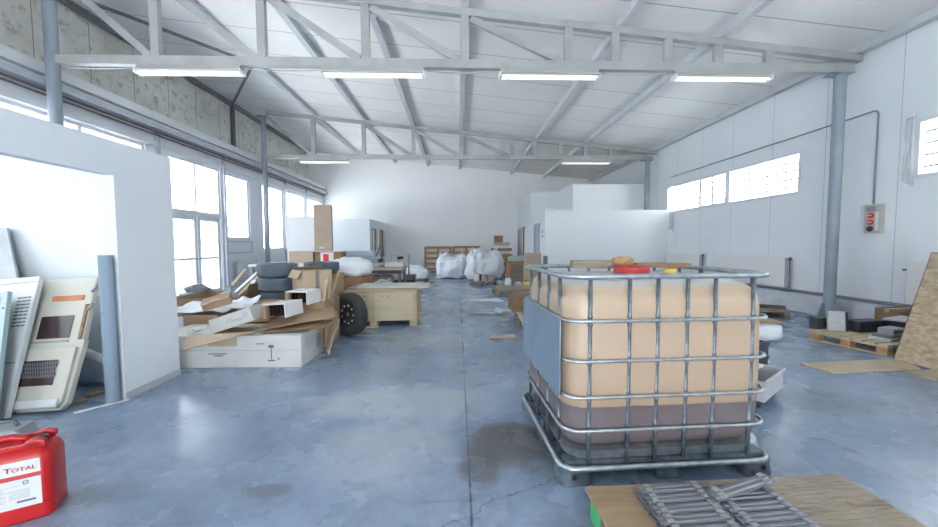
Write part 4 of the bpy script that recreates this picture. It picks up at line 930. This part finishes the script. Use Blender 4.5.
# ------------------------------------------------------------------ right of the tank
t = thing('dolly', 'grey metal tray on castors beside the caged tank', 'dolly', (2.57, 3.06, 0), R(35))
mb = MB(); mb.box(-.26, .26, -.18, .18, .07, .08).box(-.26, .26, -.18, -.17, .08, .235).box(-.26, .26, .17, .18, .08, .235).box(-.26, -.25, -.17, .17, .08, .235).box(.25, .26, -.17, .17, .08, .235); mb.build('tray', 'grey_light', t)
MB().tube([(-.27, -.19, .235), (.27, -.19, .235), (.27, .19, .235), (-.27, .19, .235)], .010, 6, True).build('rim', 'grey_light', t)
for x, y in ((.21, -.13), (-.21, -.13), (.21, .13), (-.21, .13)):
    c_ = MB().lathe([(.030, -.014), (.035, -.008), (.035, .008), (.030, .014)], 18, Matrix.Translation((x, y, .035)) @ Matrix.Rotation(R(90), 4, 'X')).build('castor', 'rubber', t, smooth='auto')
    B(x - .02, x + .02, y - .02, y + .02, .052, .07).build('fork', 'dark_steel', c_)
one(MB().bar((2.42, 2.98, .26), (2.75, 3.20, .24), .12, .02), 'metal_strip', 'label_white', 'pale strip lying across the castor tray', 'strip')
for k in range(2):
    t = thing('black_crate', ('lower', 'upper')[k] + ' of the two black crates behind the castor tray', 'crate', (3.06, 3.86, .002 + .15 * k), R(4), 'black crates')
    mb = MB(); w_, d_, h_ = .24, .18, .145; mb.box(-w_, w_, -d_, d_, 0, .01).box(-w_, w_, -d_, -d_ + .012, .01, h_).box(-w_, w_, d_ - .012, d_, .01, h_).box(-w_, -w_ + .012, -d_ + .012, d_ - .012, .01, h_).box(w_ - .012, w_, -d_ + .012, d_ - .012, .01, h_); mb.build('shell', 'black_blue', t)
    B(-w_ - .006, w_ + .006, -d_ - .006, -d_, h_ - .03, h_).build('rim', 'black_blue', t); B(-.06, .06, -d_ - .004, -d_ - .001, .07, .095).build('handle_slot', 'black', t)
t = thing('film_bundle', 'bundle wrapped in white film with cardboard on top right of the tank', 'bundle', (4.18, 4.98, 0), R(8))
MB().blob((0, 0, .12), (.34, .25, .13), .45, .02, 6, 2, -.12, 4, .01).build('bundle', 'film_white', t, smooth=True)
MB().sheet([(-.30, -.22, .265), (.32, -.24, .265), (.30, .2, .28), (-.28, .22, .285)], .006, 6, 4, .02, 2).build('cardboard_top', 'cardboard', t)
pallet('wooden_pallet', 'brown pallet with offcuts near the right wall behind the tank', 1.1, .8, (5.55, 6.75, 0), R(-20), mt='wood_old', h=.13)
for k, (x, y, a, mt_) in enumerate(((5.35, 6.50, 10, 'wood_brown'), (5.85, 6.62, -30, 'wood_dark'), (5.45, 7.02, -12, 'wood_light'))):
    one(MB().box(-.28, .28, -.05, .05, 0, .06), 'timber_offcut', mt_, ('brown timber offcut at the front of the pallet by the right wall', 'dark timber offcut at the right of the pallet by the right wall', 'light timber offcut at the back of the pallet by the right wall')[k], 'timber', 'timber offcuts on the pallet', loc=(x, y, .131 ), rot=(0, 0, R(a)), bevel=.004)
# loaded pallet by the column
P = pallet('wooden_pallet', 'wooden pallet holding black metal parts at the foot of the round column', 1.2, .80, (5.62, 4.60, 0), R(12), h=.135, mt='wood_light', blockmt='wood_orange')
zP = .135
t = thing('steel_sheet', 'upright pale square panel at the left of the loaded pallet', 'panel', (5.26, 4.80, zP), (R(-6), 0, R(-12))); B(-.10, .10, -.02, .02, 0, .27).build('plate', 'grey_light', t, bevel=.004); B(-.012, .012, -.024, -.02, .1, .13).build('mark', 'ink_grey', t); B(.10, .125, -.03, .03, 0, .26).build('edge', 'black', t)
t = thing('black_housing', 'black box behind the pale square panel on the loaded pallet', 'housing', (5.20, 4.97, zP), R(10)); B(-.12, .12, -.06, .06, 0, .16).build('body', 'black_blue', t, bevel=.006); B(-.04, .04, -.065, -.058, .05, .1).build('vent', 'black', t)
t = thing('black_housing', 'long low black box in the middle of the loaded pallet', 'housing', (5.66, 4.80, zP), R(8)); B(-.22, .22, -.09, .09, 0, .15).build('body', 'black_blue', t, bevel=.006); B(-.2, .1, -.094, -.088, .05, .11).build('front_panel', 'black', t)
for k, (w_, d_, h_, mt_) in enumerate(((.30, .20, .035, 'grey_light'), (.27, .18, .03, 'dark_steel'), (.20, .14, .08, 'grey_mid'))):
    zz = zP + sum((.035, .03, .08)[:k]) + .001 * k
    t = thing('metal_module', ('flat pale grey unit, lowest of the stack at the front of the loaded pallet', 'flat dark unit in the middle of the stack on the loaded pallet', 'grey block on top of the stack at the front of the loaded pallet')[k], 'metal unit', (5.46 + .02 * k, 4.36, zz), R(16), 'metal units stacked on the pallet')
    B(-w_ / 1.5, w_ / 1.5, -d_ / 2, d_ / 2, 0, h_).build('case', mt_, t, bevel=.004)
    B(-w_ / 1.7, w_ / 1.7, -d_ / 2 - .004, -d_ / 2, h_ * .25, h_ * .7).build('slot', 'black', t)
t = thing('black_housing', 'tall black unit at the right of the loaded pallet', 'housing', (6.07, 4.66, zP), R(12)); B(-.13, .13, -.14, .14, 0, .19).build('body', 'black_blue', t, bevel=.008); B(-.10, .10, -.145, -.139, .04, .15).build('front_panel', 'black', t)
t = carton('cardboard_box', 'brown carton standing behind the loaded pallet', .42, .28, .40, (6.42, 5.02, 0), R(8), 'cardboard_dark')
one(MB().box(-.25, .25, -.12, .12, 0, .02), 'metal_sheet', 'grey_light', 'pale flat sheet lying on the tall black unit', 'sheet', loc=(5.98, 4.60, zP + .191), rot=(0, 0, R(20)))
# chipboard
one(MB().plate([(3.81, 3.84), (5.12, 3.96), (4.92, 3.62), (3.87, 3.56)], 'z', 0, .018), 'plywood_sheet', 'ply_floor', 'pale board lying flat on the floor left of the leaning chipboard', 'board', 'flat boards on the floor')
one(MB().plate([(4.66, 3.56), (5.10, 3.60), (5.12, 2.2), (4.70, 2.2)], 'z', 0, .018), 'plywood_sheet', 'ply_floor', 'pale board lying flat under the foot of the leaning chipboard', 'board', 'flat boards on the floor')
t = thing('chipboard_sheet', 'tall chipboard sheet leaning towards the right wall', 'board', (5.02, 3.94, .018))
mb = MB(); lean = .46; H_ = 1.23
mb.prism([(.0, 0, 0), (0, -1.9, 0), (.018, -1.9, 0), (.018, 0, 0)], [(lean, .06, H_), (lean, -1.9, H_), (lean + .018, -1.9, H_), (lean + .018, .06, H_)]); mb.build('panel', 'osb', t)
mb = MB(); mb.prism([(-.002, .001, 0), (.020, .001, 0), (.020, .005, 0), (-.002, .005, 0)], [(lean - .002, .061, H_), (lean + .020, .061, H_), (lean + .020, .065, H_), (lean - .002, .065, H_)]); mb.build('dark_edge', 'osb_edge', t)
t = thing('trestle', 'wooden trestle holding up the chipboard sheet', 'trestle', (5.80, 2.9, 0)); B(-.10, .10, -.6, .6, .90, 1.0).build('beam', 'wood_light', t)
for sx in (-1, 1):
    for sy in (-1, 1): MB().bar((sx * .12, sy * .5, 0), (sx * .03, sy * .5, .92), .05, .05).build('leg', 'wood_light', t)

# ------------------------------------------------------------------ foreground pallet with steel profiles
t = thing('loading_board', 'wooden board platform on green-ended blocks in front of the caged tank', 'pallet', (.64, 1.75, 0), R(1.5))
zt = .12
B(0, .52, -1.15, 0, zt - .022, zt).build('deck_panel', 'deck_tan', t, bevel=.003); B(.525, 1.39, -1.15, .012, zt - .022, zt).build('deck_panel', 'deck_grey', t, bevel=.003)
for x in (.05, .68, 1.32):
    for y in (-.12, -.58, -1.05): 
        b_ = B(x - .045, x + .045, y - .06, y + .06, 0, zt - .022).build('block', 'wood_old', t)
        B(x - .047, x - .045, y - .06, y + .06, 0, zt - .024).build('painted_end', 'green_paint', b_)
for (x, y) in ((.1, -.3), (.9, -.08), (1.2, -.2)): MB().lathe([(.018, 0), (.018, .002)], 10, Matrix.Translation((x, y, zt))).build('knot', 'wood_brown', t)
def profile_proto(loc, rot, label, grp):
    t = thing('steel_profile', label, 'steel profile', loc, rot, grp); l = .158
    mb = MB(); mb.plate([(-.029, 0), (.029, 0), (.029, .006), (.020, .007), (.016, .013), (.008, .013), (.004, .007), (-.004, .007), (-.008, .013), (-.016, .013), (-.020, .007), (-.029, .006)], 'x', -l, l)
    mb.build('bar', 'steel_plate', t)
    for sx in (-1, 1):
        mb = MB(); x = sx * (l - .035); mb.box(x - .014, x + .014, -.027, -.004, .006, .019).box(x - .010, x + .018, .004, .026, .006, .0175)
        mb.lathe([(.007, .017), (.007, .0215), (.001, .0215)], 8, Matrix.Translation((x, -.012, 0))); mb.build('lug', 'steel_bright', t)
    return t
GP = 'steel profiles stacked on the loading board'
lay = ('bottom', 'middle', 'top'); rows = ('furthest', 'second furthest', 'third furthest', 'fourth furthest', 'fifth furthest', 'sixth furthest', 'nearest')
p0 = None
for c_ in range(2):
    for l_ in range(3):
        for r_ in range(7):
            lb = 'grey steel profile, %s row of the %s column, %s layer' % (rows[r_], ('left', 'right')[c_], lay[l_])
            lc = (1.022 + c_ * .325 + random.uniform(-.006, .006), 1.650 - r_ * .0635 + random.uniform(-.0008, .0008), zt + .0005 + .0225 * l_)
            ro = R(4 + random.uniform(-.4, .4))
            if p0 is None: p0 = profile_proto(lc, ro, lb, GP)
            else:
                q = copytree(p0, None, lc, ro); q['label'] = lb
q = copytree(p0, None, (1.33, 1.60, zt + .082), (R(3), R(-4), R(14))); q['label'] = 'loose grey steel profile lying askew on top of the stack'; q.scale = (1.12, 1.1, 1)

# ------------------------------------------------------------------ jerrycan, lower left
J = thing('jerrycan', 'red plastic oil jerrycan with white labels at the left edge', 'jerrycan', (-2.235, 1.80, 0), R(29))
J.scale = (.97, .97, .955)
Wj, Dj, Hj = .36, .20, .40
def rr_(x0, x1, y0, y1, z, r, k=4): return ringpts(x0, x1, y0, y1, z, r, k)
mb = MB(); prev = None
for z, ins, top in ((0, .012, 0), (.012, .0, 0), (.085, .0, 0), (.088, .004, 0), (.092, .0, 0), (.31, .0, 0), (.35, .012, 0), (.372, .03, 0), (.378, .05, 0)):
    rg = [mb.bm.verts.new(p) for p in rr_(-Wj / 2 + ins, Wj / 2 - ins, -Dj / 2 + ins, Dj / 2 - ins, z, .036)]
    if prev:
        for i in range(len(rg)): mb.bm.faces.new((prev[i], prev[(i + 1) % len(rg)], rg[(i + 1) % len(rg)], rg[i]))
    else: mb.bm.faces.new(rg[::-1])
    prev = rg
mb.bm.faces.new(prev); mb.build('body', 'red_plastic', J, smooth='auto')
# moulded top: rim walls, handle bridge, spout recess
mb = MB(); mb.box(-.15, .15, -.075, -.055, .37, .40).box(-.15, .09, .055, .075, .37, .40).box(-.16, -.13, -.075, .075, .37, .40); mb.build('top_rim', 'red_plastic', J, bevel=.006)
MB().tube([(-.15, 0, .372), (-.13, 0, .405), (-.08, 0, .418), (.02, 0, .418), (.06, 0, .405), (.075, 0, .372)], .016, 10).build('handle', 'red_plastic', J, smooth=True)
for y0, y1 in ((-.075, -.038), (.038, .075)):
    mb = MB(); mb.plate([(.085, .37), (.158, .37), (.158, .40), (.12, .415), (.085, .405)], 'y', y0, y1); mb.build('spout_shoulder', 'red_plastic', J, bevel=.005)
MB().lathe([(.030, .372), (.030, .400), (.026, .404), (.001, .404)], 18, Matrix.Translation((.118, 0, 0))).build('cap', 'black', J, smooth='auto')
yf = -Dj / 2 - .0012
B(-.135, .146, yf, yf + .0008, .255, .325).build('brand_label', 'label_white', J); B(-.135, .146, yf, yf + .0008, .085, .232).build('product_label', 'label_white', J)
for dx in (0, .0012):
    text('T', .038, 'brand_red', J, 'lettering', Matrix.Translation((.022 + dx, yf - .0002, .274)) @ Matrix.Rotation(R(90), 4, 'X'), sx=1.15)
    text('OTAL', .029, 'brand_red', J, 'lettering', Matrix.Translation((.047 + dx, yf - .0002, .274)) @ Matrix.Rotation(R(90), 4, 'X'), sx=1.14)
# round swirl emblem
def arcband(r0, r1, a0, a1, mt_, cx, cz):
    mb = MB(); k = 14; P0 = []; P1 = []
    for i in range(k + 1):
        a = R(a0 + (a1 - a0) * i / k); t_ = math.sin(PI * i / k); rm = (r0 + r1) / 2; hw = (r1 - r0) / 2 * (.35 + .65 * t_)
        P0.append((cx + (rm + hw) * math.cos(a), cz + (rm + hw) * math.sin(a))); P1.append((cx + (rm - hw) * math.cos(a), cz + (rm - hw) * math.sin(a)))
    mb.plate(P0 + P1[::-1], 'y', yf - .0012, yf); mb.build('emblem_band', mt_, J)
arcband(.008, .026, -30, 120, 'brand_red', -.012, .288); arcband(.008, .024, 130, 235, 'brand_blue', -.012, .289); arcband(.006, .022, 240, 325, 'brand_orange', -.012, .289)
mb = MB()
for k in range(9): mb.box(-.12, .02 + .01 * math.sin(k * 2.3), yf - .0006, yf, .125 + k * .0085, .1275 + k * .0085)
for k in range(5): mb.box(.035, .105, yf - .0006, yf, .135 + k * .010, .138 + k * .010)
mb.box(-.12, .112, yf - .0006, yf, .200, .2015); mb.build('small_print', 'ink_grey', J)
for q in ((-.11, -.02, .106), (.06, .125, .112)): B(q[0], q[1], yf - .0006, yf, q[2], q[2] + .010).build('code_print', 'label_ink', J)
mb = MB(); mb.lathe([(.011, 0), (.011, .001), (.008, .001), (.008, 0)], 16, Matrix.Translation((.093, yf, .213)) @ Matrix.Rotation(R(90), 4, 'X'), True); mb.box(.085, .101, yf - .001, yf, .212, .214); mb.build('printed_symbol', 'label_ink', J)
# dark grey thing behind
t = thing('grey_canister', 'dark grey canister behind the red jerrycan', 'canister', (-3.06, 2.46, 0), R(15))
MB().prism(rr_(-.14, .14, -.10, .10, 0, .03), rr_(-.11, .11, -.08, .08, .13, .03)).build('body', 'grey_mid', t, smooth='auto'); MB().tube([(-.07, 0, .13), (-.05, 0, .165), (.05, 0, .165), (.07, 0, .13)], .012, 8).build('handle', 'dark_steel', t, smooth=True)

# ------------------------------------------------------------------ doors and panels leaning in the enclosure opening
A = math.atan2(.37, 1.06)
t = thing('vented_panel', 'white vented metal door panel leaning leftmost in the partition opening', 'door panel', (-3.52, 2.84, .01), (-A, R(-5), 0)); h = 1.13
w_ = .95
B(-w_, 0, 0, .035, 0, h).build('panel', 'door_white', t, bevel=.01)
mb = MB(); mb.box(-w_, .006, -.012, .0, h - .03, h + .012).box(-.02, .006, -.012, 0, 0, h - .03); mb.build('raised_rim', 'door_white', t)
mb = MB()
for k in range(9):
    for j in range(3): mb.box(-.145 + j * .042, -.110 + j * .042, -.0025, .001, .72 + k * .030, .732 + k * .030)
mb.build('vent_slots', 'dark_steel', t)
B(-.20, -.02, -.003, .001, .42, .432).build('crease', 'grey_mid', t)
t = thing('glazed_hatch', 'small hatch with teal frame and grey glass leaning on the vented panel', 'hatch', (-3.45, 2.70, .01), (-A, R(-14), 0)); hh = 1.06
mb = MB(); mb.box(-.50, 0, 0, .03, hh - .045, hh).box(-.045, 0, 0, .03, 0, hh - .045).box(-.5, -.455, 0, .03, 0, hh - .045).box(-.455, -.045, 0, .03, 0, .05); mb.build('frame', 'teal_frame', t)
B(-.455, -.045, .010, .018, .05, hh - .045).build('glass', 'glass_grey', t)
mb = MB()
for k in range(7):
    for j in range(6): mb.box(-.40 + j * .055, -.362 + j * .055, .007, .010, .78 + k * .028, .79 + k * .028)
mb.build('vent_slots', 'dark_steel', t)
for z_ in (.3, .62, .92): MB().lathe([(.008, 0), (.008, .004)], 8, Matrix.Translation((-.022, 0, z_)) @ Matrix.Rotation(R(90), 4, 'X')).build('screw', 'dark_steel', t)
# cream door
t = thing('cream_door', 'cream vehicle door with two dark windows leaning beside the vented panel', 'door', (-3.17, 2.93, .03), (-R(19), R(-3), 0)); h = 1.10
mb = MB(); mb.plate([(-.46, 0), (-.04, 0), (-.0, .05), (.03, .55), (.015, .56), (.015, 1.10), (-.46, 1.10)], 'y', 0, .045); mb.build('panel', 'cream_paint', t, bevel=.006)
mb = MB(); mb.plate([(-.45, .02), (-.05, .02), (-.02, .07), (-.005, .50), (-.45, .50)], 'y', -.025, 0); mb.build('lower_panel', 'cream_paint', t, bevel=.008)
B(-.46, -.04, -.040, -.025, .03, .09).build('bottom_rail', 'door_white', t, bevel=.004)
B(-.40, -.12, -.030, -.024, .20, .40).build('window', 'window_dark', t); B(-.37, -.10, -.006, .001, .58, .77).build('window', 'window_dark', t)
mb = MB()
for k in range(14): mb.bar((-.40 + k * .02, -.031, .26), (-.36 + k * .02, -.031, .39), .003, .003)
for k in range(14): mb.bar((-.36 + k * .02, -.032, .26), (-.40 + k * .02, -.032, .39), .003, .003)
mb.build('mesh_guard', 'pipe_grey', t)
B(-.32, -.055, -.008, .001, .90, .945).build('orange_strip', 'rust_orange', t); B(-.40, -.10, -.012, .001, .545, .56).build('sill', 'grey_mid', t)
B(-.02, .005, -.012, 0, .56, .86).build('edge_strip', 'wood_brown', t)
for z_ in (.84, 1.0): 
    MB().tube([(.01, -.01, z_ - .03), (.035, -.02, z_ - .01), (.045, -.02, z_ + .01), (.04, -.015, z_ + .02)], .012, 8).build('hinge', 'grey_mid', t, smooth=True)
# other leaning items
t = thing('gutter_post', 'blue-grey sheet metal post standing against the opening jamb', 'post', (-2.985, 3.11, 0), (0, 0, 0))
mb = MB(); k = 10; pr = [(-.056 * math.cos(PI * i / k), .035 - .05 * math.sin(PI * i / k)) for i in range(k + 1)]; pr += [(-x * .94 * -1 if 0 else x * .94, y + .006) for x, y in pr[::-1]]
mb.plate([(x, y) for x, y in pr], 'z', 0, 1.27); mb.build('profile', 'post_blue', t, smooth='auto'); MB().lathe([(.006, 0), (.006, .004)], 8, Matrix.Translation((-.01, -.015, .78)) @ Matrix.Rotation(R(90), 4, 'X')).build('rivet', 'dark_steel', t)
one(MB().prism([(-5.2, 3.32, 0), (-3.80, 3.32, 0), (-3.80, 3.34, 0), (-5.2, 3.34, 0)], [(-5.4, 3.56, 1.52), (-4.28, 3.56, 1.52), (-4.28, 3.58, 1.52), (-5.4, 3.58, 1.52)]), 'leaning_sheet', 'glass_grey', 'pale grey-green sheet with a slanted edge leaning on the enclosure end wall', 'sheet')
t = thing('fender_panel', 'curved white panel lying behind the cream door', 'panel', (-3.60, 3.44, 0)); mb = MB()
mb.sheet([(-.05, 0, .38), (.50, -.05, .22), (.50, .04, .01), (-.05, .06, .01)], .01, 12, 6, .02, 2); mb.build('shell', 'grey_blue', t, smooth=True); MB().tube([(-.08, -.02, .43), (.05, -.03, .40), (.30, -.05, .30), (.46, -.06, .22)], .035, 10).build('rolled_edge', 'door_white', t, smooth=True)
one(MB().box(-.165, .165, -.018, .018, 0, .006), 'trim_offcut', 'frame_white', 'thin white strip lying on the floor by the partition', 'strip', loc=(-3.0, 3.06, 0), rot=(0, 0, R(50)))
for k, (x, y) in enumerate(((-3.28, 3.14), (-3.30, 3.30))):
    one(MB().blob((0, 0, .02), (.07, .035, .022), .8, .015, 12, k + 2, -.019, 3), 'rubble', 'wood_old', ('dirty scrap on the floor in front of the cream door', 'dirty scrap further back on the floor of the enclosure')[k], 'scrap', loc=(x, y, 0), rot=(0, 0, k))

# ------------------------------------------------------------------ outside
struct(B(-40, XU - .3, -15, 40, -.25, -.05).build('ground_outside', 'asphalt')); struct(B(XR + .3, 40, -15, 40, -.25, -.05).build('ground_outside_right', 'asphalt'))
struct(B(XU - .3, XR + .3, -20, YB, -.25, -.02).build('ground_outside_rear', 'asphalt'))
t = thing('neighbour_building', 'pale building with grey bands seen through the left windows', 'building', (-24, 16, -.05))
B(-3, 0, -32, 26, 0, 3.9).build('facade', 'facade', t)
for z_ in (1.5, 2.9): B(0, .08, -32, 26, z_, z_ + .35).build('band', 'facade_band', t)
# ------------------------------------------------------------------ light
w = bpy.data.worlds.new('World'); sc.world = w; w.use_nodes = True; nt = w.node_tree
bg = nt.nodes['Background']; bg.inputs['Color'].default_value = (.93, .965, 1, 1); bg.inputs['Strength'].default_value = 4.0
def area(loc, rot, sx, sy, power, col=(.9, .95, 1), portal=False):
    l = bpy.data.lights.new('daylight', 'AREA'); l.shape = 'RECTANGLE'; l.size = sx; l.size_y = sy; l.energy = power; l.color = col
    l.cycles.is_portal = portal
    o = bpy.data.objects.new('daylight', l); COL.objects.link(o); o.location = loc; o.rotation_euler = rot; return o
for (y0, y1, z0, z1) in LW: area((XL - .25, (y0 + y1) / 2, (z0 + z1) / 2), (0, R(-90), 0), z1 - z0, y1 - y0, 0, portal=True)
for (y0, y1, z0, z1) in RW: area((XR + .28, (y0 + y1) / 2, (z0 + z1) / 2), (0, R(90), 0), z1 - z0, y1 - y0, 0, portal=True)
area((.1, YB - .3, 1.55), (R(90), 0, 0), 5.0, 3.1, 0, portal=True)
sl = bpy.data.lights.new('sun', 'SUN'); sl.energy = 13; sl.angle = R(2); so = bpy.data.objects.new('sun', sl); COL.objects.link(so); so.rotation_euler = (R(28), 0, 0)   # from behind the viewpoint, high
cam = bpy.data.cameras.new('camera'); co = bpy.data.objects.new('camera', cam); COL.objects.link(co)
cam.sensor_width = 36; cam.lens = 360 / 938 * 36; cam.clip_end = 200; cam.clip_start = .05
yaw, pitch, roll = .0302, .0525, -.003
f = Vector((math.sin(yaw) * math.cos(pitch), math.cos(yaw) * math.cos(pitch), -math.sin(pitch))); r = Vector((math.cos(yaw), -math.sin(yaw), 0)); u = r.cross(f)
r2 = r * math.cos(roll) + u * math.sin(roll); u2 = u * math.cos(roll) - r * math.sin(roll)
co.matrix_world = Matrix.Translation((0, 0, 1.35)) @ Matrix((r2, u2, -f)).transposed().to_4x4()
sc.camera = co
vs = sc.view_settings; vs.view_transform = 'Standard'; vs.look = 'None'; vs.gamma = 1; vs.use_curve_mapping = False; vs.exposure = 1.2
sc.cycles.use_denoising = True
sc.cycles.max_bounces = 10; sc.cycles.diffuse_bounces = 6; sc.cycles.transparent_max_bounces = 12
sc.cycles.caustics_reflective = False; sc.cycles.caustics_refractive = False
